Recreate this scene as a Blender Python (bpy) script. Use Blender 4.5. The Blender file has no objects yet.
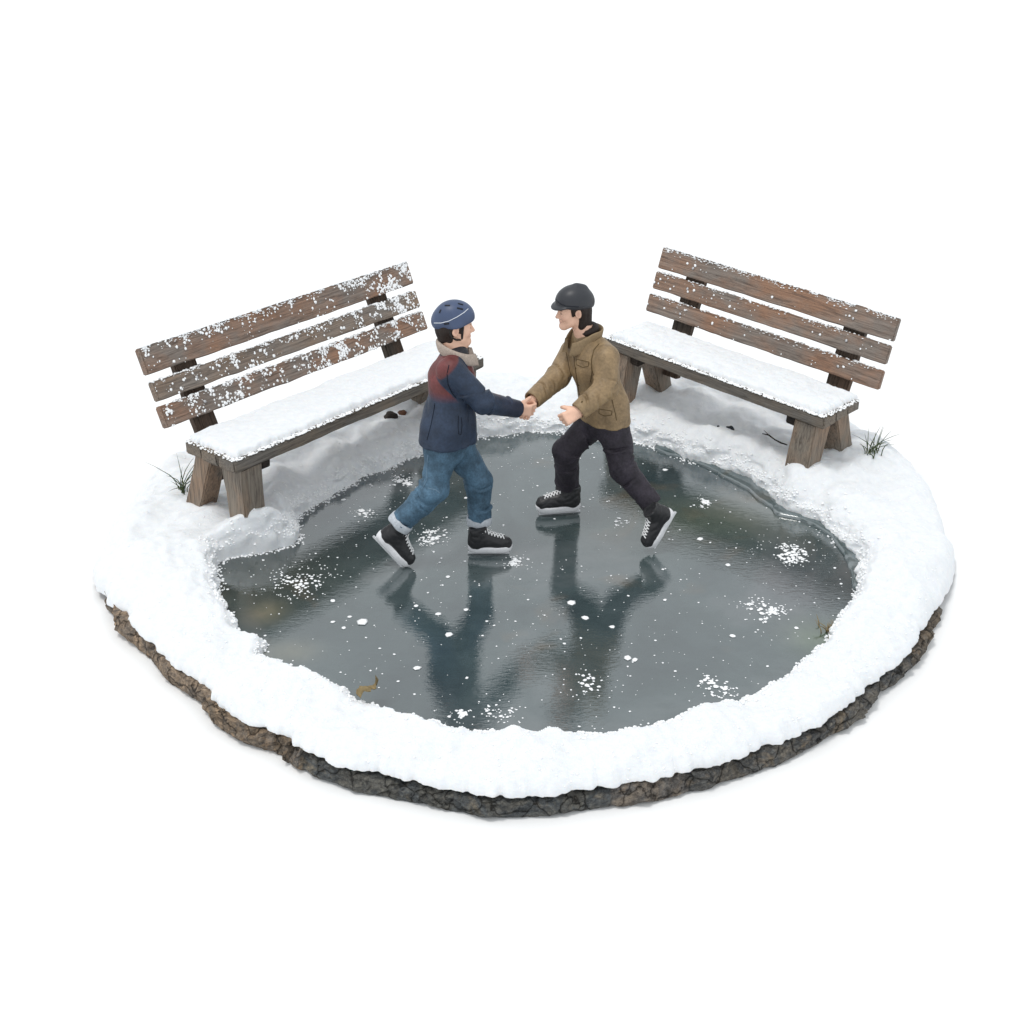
import bpy, bmesh, math, random
import numpy as np
from mathutils import Vector, Matrix, noise
from mathutils.bvhtree import BVHTree
R = math.radians
S = bpy.context.scene
COL = S.collection
random.seed(7); RNG = np.random.RandomState(7)

# ------------------------------------------------------------ camera, world, lamps, exposure
PITCH = R(28); FPX = 1400.0; DIST = FPX/165
cp, sp = math.cos(PITCH), math.sin(PITCH)
CAM = Vector((0, -DIST*cp, DIST*sp))
cd = bpy.data.cameras.new('camera'); cam = bpy.data.objects.new('camera', cd); COL.objects.link(cam)
cam.location = CAM; cam.rotation_euler = (math.pi/2-PITCH, 0, 0)
cd.lens = FPX*36/1024; cd.sensor_width = 36; cd.clip_end = 500
S.camera = cam
W = bpy.data.worlds.new('World'); S.world = W; W.use_nodes = True
bg = W.node_tree.nodes['Background']; bg.inputs[0].default_value = (.93, .97, 1, 1); bg.inputs[1].default_value = .90
def lamp(name, loc, target, size, power, color):
    l = bpy.data.lights.new(name, 'AREA'); l.shape = 'DISK'; l.size = size; l.energy = power; l.color = color
    o = bpy.data.objects.new(name, l); COL.objects.link(o); o.location = loc
    o.rotation_euler = (Vector(target)-Vector(loc)).to_track_quat('-Z', 'Y').to_euler()
lamp('softbox', (-22, -12, 80), (0, -.6, .2), 22, 24000, (1, .975, .94))
S.view_settings.view_transform = 'Standard'; S.view_settings.look = 'None'
S.view_settings.exposure = .15; S.view_settings.gamma = 1; S.view_settings.use_curve_mapping = False
S.render.engine = 'CYCLES'

# ------------------------------------------------------------ helpers
def P(px, py, z=None, Y=None):
    """world point seen at a photo pixel, on the level z or in the upright plane Y"""
    d = Vector(((px-512)/FPX, cp+sp*(512-py)/FPX, -sp+cp*(512-py)/FPX))
    t = (z-CAM.z)/d.z if z is not None else (Y-CAM.y)/d.y
    return CAM+d*t
def srgb(r, g, b):
    f = lambda c: ((c/255+.055)/1.055)**2.4 if c > 10 else c/255/12.92
    return (f(r), f(g), f(b), 1)
def tag(o, label=None, cat=None, group=None, kind=None):
    if label: o['label'] = label
    if cat: o['category'] = cat
    if group: o['group'] = group
    if kind: o['kind'] = kind
    return o
def empty(name, loc=(0, 0, 0), rot=None):
    o = bpy.data.objects.new(name, None); COL.objects.link(o); o.location = loc; o.empty_display_size = .05
    if rot: o.rotation_euler = rot
    return o
def obj(name, me, mat, parent=None):
    o = bpy.data.objects.new(name, me); COL.objects.link(o)
    if mat and not me.materials: me.materials.append(mat)
    if parent: o.parent = parent
    return o
def mesh(name, V, F, smooth=True):
    me = bpy.data.meshes.new(name); me.from_pydata([tuple(v) for v in V], [], [tuple(f) for f in F])
    me.update()
    if smooth: me.polygons.foreach_set('use_smooth', [True]*len(me.polygons))
    return me
def fast_mesh(name, V, Q):
    me = bpy.data.meshes.new(name); n = len(Q)
    me.vertices.add(len(V)); me.vertices.foreach_set('co', np.asarray(V, np.float32).ravel())
    me.loops.add(n*4); me.loops.foreach_set('vertex_index', np.asarray(Q, np.int32).ravel())
    me.polygons.add(n); me.polygons.foreach_set('loop_start', np.arange(0, n*4, 4, dtype=np.int32))
    me.polygons.foreach_set('use_smooth', np.ones(n, bool))
    me.update(calc_edges=True); me.validate(); return me
def paint(me, cols):
    a = me.color_attributes.new('Paint', 'FLOAT_COLOR', 'POINT')
    c = np.ones((len(me.vertices), 4), np.float32); c[:, :3] = cols
    a.data.foreach_set('color', c.ravel())

class MB:
    """collects simple shapes for one mesh"""
    def __init__(s): s.V = []; s.F = []
    def add(s, V, F):
        n = len(s.V); s.V += [tuple(v) for v in V]; s.F += [tuple(i+n for i in f) for f in F]
    def box(s, c, d, M=None):
        V = [Vector((c[0]+d[0]/2*i, c[1]+d[1]/2*j, c[2]+d[2]/2*k)) for i in (-1, 1) for j in (-1, 1) for k in (-1, 1)]
        if M: V = [M@v for v in V]
        s.add(V, [(0, 1, 3, 2), (4, 6, 7, 5), (0, 4, 5, 1), (2, 3, 7, 6), (0, 2, 6, 4), (1, 5, 7, 3)])
    def tube(s, pts, rad, n=8):
        pts = [Vector(p) for p in pts]; m = len(pts)
        if not hasattr(rad, '__len__'): rad = [rad]*m
        V = []; up = Vector((.13, .2, .97))
        for i, p in enumerate(pts):
            t = (pts[min(i+1, m-1)]-pts[max(i-1, 0)]).normalized()
            a = t.cross(up)
            if a.length < .05: a = t.cross(Vector((1, 0, 0)))
            a.normalize(); b = t.cross(a)
            for k in range(n):
                q = 2*math.pi*k/n; V.append(p+(a*math.cos(q)+b*math.sin(q))*rad[i])
        F = [(i*n+k, i*n+(k+1) % n, (i+1)*n+(k+1) % n, (i+1)*n+k) for i in range(m-1) for k in range(n)]
        F += [tuple(range(n))[::-1], tuple(range((m-1)*n, m*n))]
        s.add(V, F)
    def blob(s, c, r, flat=1.0, seed=0, M=None):
        rr = random.Random(seed); V = []
        n = 6
        rot = rr.random()*6
        j = [rr.uniform(.7, 1.25) for _ in range(n)]; j2 = [a*rr.uniform(.75, .95) for a in j]
        for lev, (rad, z) in enumerate(((.85, 0), (1, .4), (.6, .85))):
            for k in range(n):
                q = rot+2*math.pi*k/n; w = rad*(j[k] if lev < 2 else j2[k])*r
                V.append(Vector((w*math.cos(q), w*math.sin(q), z*r*flat)))
        V.append(Vector((0, 0, r*flat)))
        V = [(M@v if M else v)+Vector(c) for v in V]
        F = [(l*n+k, l*n+(k+1) % n, (l+1)*n+(k+1) % n, (l+1)*n+k) for l in (0, 1) for k in range(n)]
        F += [(2*n+k, 2*n+(k+1) % n, 3*n) for k in range(n)]+[tuple(range(n))[::-1]]
        s.add(V, F)
    def build(s, name, mat, parent=None, smooth=True):
        return obj(name, mesh(name, s.V, s.F, smooth), mat, parent)

# ---- implicit shapes on a grid, polygonised with surface nets
class Grid:
    def __init__(s, lo, hi, h):
        s.lo = np.array(lo, float); s.h = h
        s.n = np.ceil((np.array(hi)-s.lo)/h).astype(int)+1
        s.ax = [(s.lo[i]+np.arange(s.n[i])*h).astype(np.float32) for i in range(3)]
        s.F = np.full(tuple(s.n), .2, np.float32)
    def sub(s, lo, hi):
        a = np.clip(np.floor((np.array(lo)-s.lo)/s.h).astype(int), 0, s.n); b = np.clip(np.ceil((np.array(hi)-s.lo)/s.h).astype(int)+1, 0, s.n)
        sl = tuple(slice(a[i], b[i]) for i in range(3))
        return sl, s.ax[0][sl[0]][:, None, None], s.ax[1][sl[1]][None, :, None], s.ax[2][sl[2]][None, None, :]
    def put(s, sl, d, k):
        a = s.F[sl]; h = np.maximum(k-np.abs(a-d), 0)/k
        s.F[sl] = np.minimum(a, d)-h*h*k*.25
    def carve(s, sl, d, k):      # keep where d < 0
        a = s.F[sl]; h = np.maximum(k-np.abs(a-d), 0)/k
        s.F[sl] = np.maximum(a, d)+h*h*k*.25
    def cap(s, a, b, ra, rb, k=.02, axis=None, scale=1.0, neg=False, fold=None):
        a = np.array(a, float); b = np.array(b, float); m = max(ra, rb)*max(1, scale)+k+3*s.h
        sl, x, y, z = s.sub(np.minimum(a, b)-m, np.maximum(a, b)+m)
        ab = b-a; L2 = max(ab@ab, 1e-9)
        px, py, pz = x-a[0], y-a[1], z-a[2]
        t = np.clip((px*ab[0]+py*ab[1]+pz*ab[2])/L2, 0, 1)
        px, py, pz = px-ab[0]*t, py-ab[1]*t, pz-ab[2]*t
        if axis is not None:
            w = np.array(axis, float); w /= np.linalg.norm(w); q = (px*w[0]+py*w[1]+pz*w[2])*(1/scale-1)
            px, py, pz = px+w[0]*q, py+w[1]*q, pz+w[2]*q
        d = np.sqrt(px*px+py*py+pz*pz)-(ra+(rb-ra)*t)
        if fold is not None: d = d+fold(t, px, py, pz)
        if neg: s.carve(sl, -d, k)
        else: s.put(sl, d, k)
    def ell(s, c, r, M=None, k=.02, neg=False):
        c = np.array(c, float); m = max(r)+k+3*s.h
        sl, x, y, z = s.sub(c-m, c+m); M = np.eye(3) if M is None else np.array(M)
        p = [x-c[0], y-c[1], z-c[2]]
        q = [p[0]*M[0][i]+p[1]*M[1][i]+p[2]*M[2][i] for i in range(3)]
        k0 = np.sqrt(sum((q[i]/r[i])**2 for i in range(3))); k1 = np.sqrt(sum((q[i]/r[i]**2)**2 for i in range(3)))+1e-6
        d = k0*(k0-1)/k1
        if neg: s.carve(sl, -d, k)
        else: s.put(sl, d, k)
    def plane(s, p, n, rad, k=.004):
        """cut away what lies beyond the plane, inside a radius"""
        p = np.array(p, float); n = np.array(n, float); n /= np.linalg.norm(n)
        sl, x, y, z = s.sub(p-rad, p+rad)
        px, py, pz = x-p[0], y-p[1], z-p[2]
        d = px*n[0]+py*n[1]+pz*n[2]; r = np.sqrt(px*px+py*py+pz*pz)
        s.carve(sl, np.where(r < rad, d, -1).astype(np.float32), k)
    def ruffle(s, amp, freq, seed=1, aniso=(1, 1, 1)):
        rs = np.random.RandomState(seed)
        x, y, z = s.ax[0][:, None, None], s.ax[1][None, :, None], s.ax[2][None, None, :]
        near = np.abs(s.F) < .03; I = np.nonzero(near)
        X = np.stack([s.ax[i][I[i]] for i in range(3)], 1)*np.array(aniso)
        v = np.zeros(len(X)); wp = X+.25/freq*np.sin(X[:, [1, 2, 0]]*freq*.8+rs.rand(3)*6)
        for o in range(7):
            d = rs.normal(size=3); d /= np.linalg.norm(d); f = freq*rs.uniform(.7, 2.2)
            v += np.sin(wp@d*f+rs.rand()*6.28)/7*1.8
        v = -np.abs(v)*1.2+.4          # sharp creases
        s.F[I] += (v*amp).astype(np.float32)
    def nets(s):
        F = s.F; F[0] = F[-1] = .2; F[:, 0] = F[:, -1] = .2; F[:, :, 0] = F[:, :, -1] = .2
        B = F < 0; nx, ny, nz = F.shape
        c = [B[i:nx-1+i, j:ny-1+j, k:nz-1+k] for i in (0, 1) for j in (0, 1) for k in (0, 1)]
        cnt = sum(a.astype(np.int8) for a in c); act = (cnt > 0) & (cnt < 8)
        I = np.array(np.nonzero(act)); m = I.shape[1]
        idx = np.full(act.shape, -1, np.int32); idx[tuple(I)] = np.arange(m)
        acc = np.zeros((m, 3)); num = np.zeros(m)
        for ax in range(3):
            o = [(0, 0), (0, 1), (1, 0), (1, 1)]
            for u, v in o:
                a = [0, 0, 0]; oth = [q for q in range(3) if q != ax]; a[oth[0]] = u; a[oth[1]] = v
                b = list(a); b[ax] = 1
                fa = F[I[0]+a[0], I[1]+a[1], I[2]+a[2]]; fb = F[I[0]+b[0], I[1]+b[1], I[2]+b[2]]
                ok = (fa < 0) != (fb < 0); t = np.where(ok, fa/np.where(fa == fb, 1, fa-fb), 0)
                p = np.zeros((m, 3)); p[:, ax] = t; p[:, oth[0]] = u; p[:, oth[1]] = v
                acc[ok] += p[ok]; num[ok] += 1
        V = (I.T+acc/num[:, None])*s.h+s.lo
        Q = []
        for ax in range(3):
            sa = [slice(None)]*3; sb = [slice(None)]*3; sa[ax] = slice(0, -1); sb[ax] = slice(1, None)
            A, Bb = B[tuple(sa)], B[tuple(sb)]
            E = np.array(np.nonzero(A != Bb)); oth = [(ax+1) % 3, (ax+2) % 3]
            flip = A[tuple(E)]
            def cell(du, dv):
                e = E.copy(); e[oth[0]] -= du; e[oth[1]] -= dv; return idx[tuple(e)]
            q = np.stack([cell(1, 1), cell(0, 1), cell(0, 0), cell(1, 0)], 1)
            q[~flip] = q[~flip][:, ::-1]; Q.append(q)
        Q = np.concatenate(Q); Q = Q[(Q >= 0).all(1)]
        # one light relaxing pass
        for _ in range(1):
            sm = np.zeros_like(V); nn = np.zeros(len(V))
            for a, b in ((0, 1), (1, 2), (2, 3), (3, 0)):
                np.add.at(sm, Q[:, a], V[Q[:, b]]); np.add.at(sm, Q[:, b], V[Q[:, a]]); np.add.at(nn, Q[:, a], 1); np.add.at(nn, Q[:, b], 1)
            V = V*.5+sm/np.maximum(nn, 1)[:, None]*.5
        return V, Q

def sgrid(*pts, pad=.2, h=.005):
    A = np.array([list(p) for p in pts]); return Grid(A.min(0)-pad, A.max(0)+pad, h)

# ------------------------------------------------------------ materials
def material(name, color, rough=.6, spec=.4, build=None):
    m = bpy.data.materials.new(name); m.use_nodes = True; nt = m.node_tree; b = nt.nodes['Principled BSDF']
    b.inputs['Base Color'].default_value = color if len(color) == 4 else (*color, 1)
    b.inputs['Roughness'].default_value = rough; b.inputs['Specular IOR Level'].default_value = spec
    if build: build(nt, b)
    return m
def N(nt, t, **kw):
    n = nt.nodes.new(t)
    for k, v in kw.items():
        if k in n.inputs: n.inputs[k].default_value = v
        else: setattr(n, k, v)
    return n
def coords(nt, scale=(1, 1, 1), kind='Object'):
    tc = N(nt, 'ShaderNodeTexCoord'); mp = N(nt, 'ShaderNodeMapping'); mp.inputs['Scale'].default_value = scale
    nt.links.new(tc.outputs[kind], mp.inputs[0]); return mp.outputs[0]
def ramp(nt, src, stops, interp='LINEAR'):
    r = N(nt, 'ShaderNodeValToRGB'); r.color_ramp.interpolation = interp; e = r.color_ramp.elements
    while len(e) < len(stops): e.new(.5)
    for i, (p, c) in enumerate(stops): e[i].position = p; e[i].color = c if len(c) == 4 else (*c, 1)
    nt.links.new(src, r.inputs[0]); return r.outputs[0]
def mix(nt, f, a, b, mode='MIX'):
    m = N(nt, 'ShaderNodeMix', data_type='RGBA', blend_type=mode)
    for s, v in ((m.inputs[0], f), (m.inputs[6], a), (m.inputs[7], b)):
        if hasattr(v, 'links'): nt.links.new(v, s)
        else: s.default_value = v if not isinstance(v, tuple) or len(v) == 4 else (*v, 1)
    return m.outputs[2]
def noise_tex(nt, co, scale, detail=6, rough=.6, dist=0):
    n = N(nt, 'ShaderNodeTexNoise', Scale=scale, Detail=detail, Roughness=rough, Distortion=dist); nt.links.new(co, n.inputs['Vector']); return n.outputs[0]
def bump(nt, b, h, strength, dist=.01):
    n = N(nt, 'ShaderNodeBump', Strength=strength, Distance=dist); nt.links.new(h, n.inputs['Height']); nt.links.new(n.outputs[0], b.inputs['Normal'])

def snow_nodes(nt, b):
    co = coords(nt); f = noise_tex(nt, co, 160, 4, .7); g = noise_tex(nt, co, 28, 5, .6)
    nt.links.new(ramp(nt, g, [(.3, (.765, .785, .81)), (.7, (.835, .845, .855))]), b.inputs['Base Color'])
    h = N(nt, 'ShaderNodeMath', operation='MULTIPLY_ADD'); nt.links.new(g, h.inputs[0]); h.inputs[1].default_value = 1.5; nt.links.new(f, h.inputs[2])
    bump(nt, b, h.outputs[0], .35, .010)
    b.inputs['Subsurface Weight'].default_value = .35; b.inputs['Subsurface Radius'].default_value = (.02, .025, .03); b.inputs['Subsurface Scale'].default_value = .6
M_snow = material('snow', (.9, .9, .9), .75, .2, snow_nodes)
M_crumb = material('snow_crystals', (.92, .93, .94), .6, .3)
M_floor = material('white_paper', (.9, .9, .9), .9, .05)

def ice_nodes(nt, b):
    co = coords(nt)
    n1 = noise_tex(nt, co, 1.1, 5, .55, .8); n2 = noise_tex(nt, co, 5, 6, .65, 1.0); n3 = noise_tex(nt, coords(nt, (1, 3.2, 1)), 9, 5, .6, 1.2)
    c1 = ramp(nt, n1, [(.3, (.034, .050, .055)), (.5, (.060, .084, .088)), (.66, (.105, .124, .128))])
    c2 = ramp(nt, n2, [(.3, (.72, .76, .76)), (.55, (1, 1, 1)), (.75, (1.12, 1.08, 1.08))])
    c = mix(nt, .75, c1, c2, 'MULTIPLY')
    br = ramp(nt, noise_tex(nt, co, 2.3, 3, .5, .5), [(.62, (0, 0, 0)), (.74, (.8, .8, .8))])
    m = N(nt, 'ShaderNodeMath', operation='MULTIPLY'); nt.links.new(br, m.inputs[0]); nt.links.new(n2, m.inputs[1])
    c = mix(nt, m.outputs[0], c, (.13, .095, .06, 1))
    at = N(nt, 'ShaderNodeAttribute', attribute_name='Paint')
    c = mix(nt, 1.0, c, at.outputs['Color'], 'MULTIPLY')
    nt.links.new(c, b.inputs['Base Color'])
    nt.links.new(ramp(nt, n2, [(.35, (.008,)*3), (.7, (.045,)*3)]), b.inputs['Roughness'])
    b.inputs['IOR'].default_value = 2.25
    w = N(nt, 'ShaderNodeTexWave', Scale=2.2, Distortion=9, Detail=4); nt.links.new(coords(nt, (.35, 1.6, 1)), w.inputs[0])
    w.inputs['Detail Scale'].default_value = 1.5
    h = N(nt, 'ShaderNodeMath', operation='MULTIPLY_ADD'); nt.links.new(n3, h.inputs[0]); h.inputs[1].default_value = 1.0; nt.links.new(noise_tex(nt, coords(nt, (1, 3, 1)), 26, 3, .5, .6), h.inputs[2])
    bump(nt, b, h.outputs[0], .036, .02)
M_ice = material('ice', (.05, .07, .07), .06, .5, ice_nodes)

def rock_nodes(nt, b):
    co = coords(nt); n1 = noise_tex(nt, co, 5, 6, .65, .6); n2 = noise_tex(nt, coords(nt, (1, 1, 3)), 22, 8, .75, .8)
    c1 = ramp(nt, n1, [(.32, (.15, .145, .138)), (.46, (.30, .245, .19)), (.56, (.20, .188, .175)), (.68, (.44, .32, .21))])
    c2 = ramp(nt, n2, [(.30, (.12, .12, .12)), (.48, (.85, .83, .81)), (.72, (1.7, 1.6, 1.45))])
    at = N(nt, 'ShaderNodeAttribute', attribute_name='Paint'); n3 = noise_tex(nt, co, 46, 6, .7, .4)
    c = mix(nt, .9, c1, c2, 'MULTIPLY'); vo = N(nt, 'ShaderNodeTexVoronoi', feature='DISTANCE_TO_EDGE', Scale=7.5); wv = N(nt, 'ShaderNodeVectorMath', operation='ADD'); sv_ = N(nt, 'ShaderNodeVectorMath', operation='SCALE'); nn = N(nt, 'ShaderNodeTexNoise', Scale=9, Detail=4); nt.links.new(co, nn.inputs['Vector']); nt.links.new(nn.outputs['Color'], sv_.inputs[0]); sv_.inputs['Scale'].default_value = .12; nt.links.new(co, wv.inputs[0]); nt.links.new(sv_.outputs[0], wv.inputs[1]); nt.links.new(wv.outputs[0], vo.inputs['Vector'])
    c = mix(nt, 1.0, c, ramp(nt, vo.outputs['Distance'], [(.0, (.12, .11, .10)), (.035, (.75, .75, .75)), (.07, (1, 1, 1))]), 'MULTIPLY'); c = mix(nt, .7, c, ramp(nt, n3, [(.35, (.35, .33, .32)), (.6, (1.35, 1.3, 1.25))]), 'MULTIPLY')
    nt.links.new(mix(nt, 1.0, c, at.outputs['Color'], 'MULTIPLY'), b.inputs['Base Color']); bump(nt, b, n2, 1.0, .03)
M_rock = material('rock', (.1, .08, .06), .8, .3, rock_nodes)

def wood_nodes(dark, light, grey, upright=False):
    def f(nt, b):
        oi = N(nt, 'ShaderNodeObjectInfo'); add = N(nt, 'ShaderNodeVectorMath', operation='ADD'); sc = N(nt, 'ShaderNodeVectorMath', operation='SCALE')
        cb = N(nt, 'ShaderNodeCombineXYZ')
        for i in range(3): nt.links.new(oi.outputs['Random'], cb.inputs[i])
        nt.links.new(cb.outputs[0], sc.inputs[0]); sc.inputs['Scale'].default_value = 37
        nt.links.new(coords(nt), add.inputs[0]); nt.links.new(sc.outputs[0], add.inputs[1])
        def mp(s):
            m = N(nt, 'ShaderNodeMapping'); m.inputs['Scale'].default_value = s[::-1] if upright else s; nt.links.new(add.outputs[0], m.inputs[0]); return m.outputs[0]
        g = noise_tex(nt, mp((.5, 7, 7)), 9, 9, .72, .9); l = noise_tex(nt, mp((1.2, 2, 2)), 2.4, 4, .6); k = noise_tex(nt, mp((.25, 20, 20)), 7, 4, .6)
        c = mix(nt, ramp(nt, l, [(.38, (0, 0, 0)), (.62, (1, 1, 1))]), (*light, 1), (*grey, 1))
        c = mix(nt, ramp(nt, g, [(.33, (.85, .85, .85)), (.53, (0, 0, 0))]), c, (*dark, 1))
        c = mix(nt, .55, c, ramp(nt, k, [(.35, (.6, .58, .56)), (.6, (1.2, 1.18, 1.16))]), 'MULTIPLY')
        nt.links.new(c, b.inputs['Base Color']); bump(nt, b, g, .8, .012)
    return f
M_slat = material('slat_wood', (.15, .1, .07), .7, .3, wood_nodes((.085, .062, .050), (.30, .175, .115), (.235, .20, .175)))
M_midslat = material('grey_slat_wood', (.15, .12, .09), .75, .3, wood_nodes((.09, .075, .065), (.26, .19, .14), (.24, .21, .185)))
M_greywood = material('weathered_wood', (.15, .12, .09), .75, .3, wood_nodes((.07, .06, .05), (.22, .18, .14), (.18, .165, .148)))
M_leg = material('leg_wood', (.12, .09, .07), .75, .3, wood_nodes((.075, .06, .05), (.29, .205, .145), (.24, .21, .175), True))
M_darkwood = material('dark_wood', (.04, .035, .03), .8, .2, wood_nodes((.012, .01, .009), (.05, .038, .03), (.035, .03, .028)))
M_postwood = material('post_wood', (.08, .06, .05), .8, .2, wood_nodes((.03, .024, .02), (.11, .075, .055), (.09, .075, .062)))
M_metal = material('bolt_metal', (.55, .55, .56), .35, .5); M_metal.node_tree.nodes['Principled BSDF'].inputs['Metallic'].default_value = .8

def paint_nodes(scale=60, amt=.25, bs=.25):
    def f(nt, b):
        at = N(nt, 'ShaderNodeAttribute', attribute_name='Paint'); co = coords(nt)
        n = noise_tex(nt, co, scale, 5, .65); l = noise_tex(nt, co, scale*.18, 3, .5)
        c = mix(nt, amt, at.outputs['Color'], ramp(nt, n, [(.3, (.4, .4, .4)), (.7, (1.5, 1.5, 1.5))]), 'MULTIPLY')
        c = mix(nt, amt*1.2, c, ramp(nt, l, [(.35, (.55, .55, .55)), (.65, (1.5, 1.5, 1.5))]), 'MULTIPLY')
        nt.links.new(c, b.inputs['Base Color']); bump(nt, b, n, bs, .004)
    return f
M_cloth = material('painted_cloth', (.1, .1, .1), .5, .35, paint_nodes(70, .36, .6))
M_denim = material('denim', (.1, .1, .1), .6, .3, paint_nodes(90, .5, .7))
M_skin = material('painted_skin', (.6, .4, .3), .5, .35, paint_nodes(50, .10, .05))
M_helm = material('helmet_shell', (.1, .1, .1), .42, .4, paint_nodes(30, .10, .02))
def flat(name, rgb, rough=.6, spec=.35, amt=.25, sc=60):
    def f(nt, b):
        n = noise_tex(nt, coords(nt), sc, 4, .6)
        c = mix(nt, amt, (*rgb, 1), ramp(nt, n, [(.3, (.4, .4, .4)), (.7, (1.5, 1.5, 1.5))]), 'MULTIPLY'); nt.links.new(c, b.inputs['Base Color']); bump(nt, b, n, .2, .003)
    return material(name, rgb, rough, spec, f)
M_black = flat('black_strap', (.012, .011, .011)); M_shoe = flat('black_leather', (.016, .016, .018), .42, .45, .4, 90)
M_sole = flat('white_rubber', (.78, .78, .80), .5, .35, .12); M_lace = flat('white_lace', (.8, .8, .8), .7, .2, .1)
M_hair = flat('dark_hair', (.022, .014, .011), .6, .3, .4, 120)
M_fleece = flat('fleece', (.42, .35, .30), .9, .1, .35, 110); M_cuff = flat('turned_denim', (.50, .53, .57), .8, .1, .3, 90)
M_blade = flat('skate_blade', (.74, .75, .77), .3, .5, .1)
M_grass = flat('grass_blades', (.05, .075, .025), .6, .3, .5, 30); M_dry = flat('dry_plant', (.24, .18, .09), .7, .2, .5, 50)
M_stripe = flat('white_paint', (.75, .78, .82), .5, .3, .1); M_vent = flat('vent_black', (.01, .013, .02), .6, .3, .1)
M_brown = flat('brown_stone', (.11, .055, .035), .8, .2, .5, 40); M_seam = flat('tan_seam', (.11, .075, .035), .7, .2, .2)
M_dkseam = flat('navy_seam', (.008, .011, .02), .7, .2, .1)

# ------------------------------------------------------------ the setting: backdrop, stone base, snow, ice
mb = MB(); n = 96
mb.add([(60*math.cos(2*math.pi*i/n), 60*math.sin(2*math.pi*i/n), 0) for i in range(n)], [tuple(range(n))])
tag(mb.build('floor', M_floor), kind='structure')

Z_ICE = .14; Z_LIP = .225
CX, CY = P(530, 572, Z_ICE).x, P(530, 572, Z_ICE).y
pond_px = [(215,590),(219,570),(230,559),(264,554),(290,545),(300,534),(299,518),(322,501),(345,486),(382,470),(425,455),(470,441),(490,436),(520,433),(560,433),(600,437),(640,445),(680,456),(720,470),(752,485),(768,498),(785,513),(820,524),(845,545),(856,562),(858,578),(852,602),(838,618),(826,635),(790,661),(750,681),(700,701),(650,715),(600,723),(530,728),(470,722),(430,715),(390,702),(355,690),(325,675),(285,655),(262,643),(264,633),(245,624),(225,608)]
rim_px = [(104,578),(106,600),(122,634),(150,663),(178,690),(204,707),(214,724),(240,742),(282,757),(292,768),(330,785),(356,795),(420,806),(470,817),(512,821),(566,818),(572,813),(620,809),(680,800),(720,787),(752,776),(800,758),(835,736),(868,712),(880,697),(905,680),(918,658),(932,634),(938,612),(942,590),(943,560)]
def radial(pts):
    a = np.array([math.atan2(p[1]-CY, p[0]-CX) for p in pts]); r = np.array([math.hypot(p[0]-CX, p[1]-CY) for p in pts])
    o = np.argsort(a); a, r = a[o], r[o]; a = np.concatenate([a-2*math.pi, a, a+2*math.pi]); r = np.tile(r, 3)
    return lambda t: np.interp(t, a, r)
pw = []
for x, y in pond_px:
    w = min(max((y-600)/40, 0), 1); q = P(x, y, Z_ICE+(Z_LIP-Z_ICE)*w); pw.append((q.x, q.y))
rimw = [(P(x, y, 0).x, P(x, y, 0).y) for x, y in rim_px]
rimw += [(2.42, -.55), (2.50, .0), (2.40, .55), (2.15, 1.1), (1.65, 1.55), (.9, 1.78), (.1, 1.75), (-.7, 1.72), (-1.3, 1.4), (-1.8, .95), (-2.12, .4), (-2.26, -.2), (-2.26, -.65)]
pond_r = radial(pw); rim_r = radial(rimw)

NT = 1080
th = np.arange(NT)/NT*2*math.pi-math.pi
def smooth_ring(a, k):
    for _ in range(k): a = (np.roll(a, 1)+a*2+np.roll(a, -1))/4
    return a
rp = smooth_ring(pond_r(th), 5); rr_ = smooth_ring(rim_r(th), 2)
def nz(x, y, z=0, s=1.0, o=3): return noise.fractal(Vector((x*s, y*s, z*s)), .9, 2.1, o)
front = np.clip((-(CY+np.sin(th)*rr_)-.85)/.5, 0, 1)      # 1 where the bare stone edge shows
# the stone base
prof = [(-1.2, .0), (-.03, .0), (.0, .004), (.012, .02), (.016, .04), (.012, .06), (.006, .08), (.002, .088), (-.012, .100), (-.06, .106), (-1.2, .09)]
seg = np.cumsum(np.where(RNG.rand(NT) < .028, 1, 0)); so = RNG.uniform(-1, 1, (seg.max()+2, 3))
segpos = np.array([(i-np.searchsorted(seg, seg[i]))/max(1, (seg == seg[i]).sum()) for i in range(NT)]); rock_tone = []
V = []; F = []
for i in range(NT):
    c, s_ = math.cos(th[i]), math.sin(th[i]); so_ = so[seg[i]]
    top = 1+.14*so_[0]+.22*so_[2]*(segpos[i]-.5)+.12*nz(c*2, s_*2, 3, 3)
    for j, (dr, z) in enumerate(prof):
        r = rr_[i]+dr if dr > -1 else .2
        x, y, zz = CX+c*r, CY+s_*r, z*(top if z > .03 and r > .3 else 1)
        if -1 < dr:
            n1 = round(nz(x, y, zz*1.2, 4, 2)*7)/7*.036+round(nz(x+3, y, zz*2, 11, 2)*5)/5*.020+abs(nz(x, y, zz*2.5, 16, 3))*.022+so_[1]*.016+so_[2]*.02*(segpos[i]-.5)-.012*(segpos[i] < .03)
            if z < .03: n1 *= .45
            r += n1-.012; x, y = CX+c*r, CY+s_*r
            if z > .03: zz += nz(x, y, 9, 22, 3)*.012
        V.append((x, y, max(zz, 0.001 if z else 0.0))); rock_tone.append((1+.35*so_[0]+.08*so_[1], 1+.28*so_[0], 1+.22*so_[0]-.1*so_[1]))
k = len(prof)
for i in range(NT):
    for j in range(k-1): F.append((i*k+j, ((i+1) % NT)*k+j, ((i+1) % NT)*k+j+1, i*k+j+1))
rb = obj('stone_slab', mesh('stone_slab', V, F, False), M_rock); paint(rb.data, np.array(rock_tone))
tag(rb, 'rough brown grey stone slab edge curving under the snow around the pond', 'stone slab')

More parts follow.
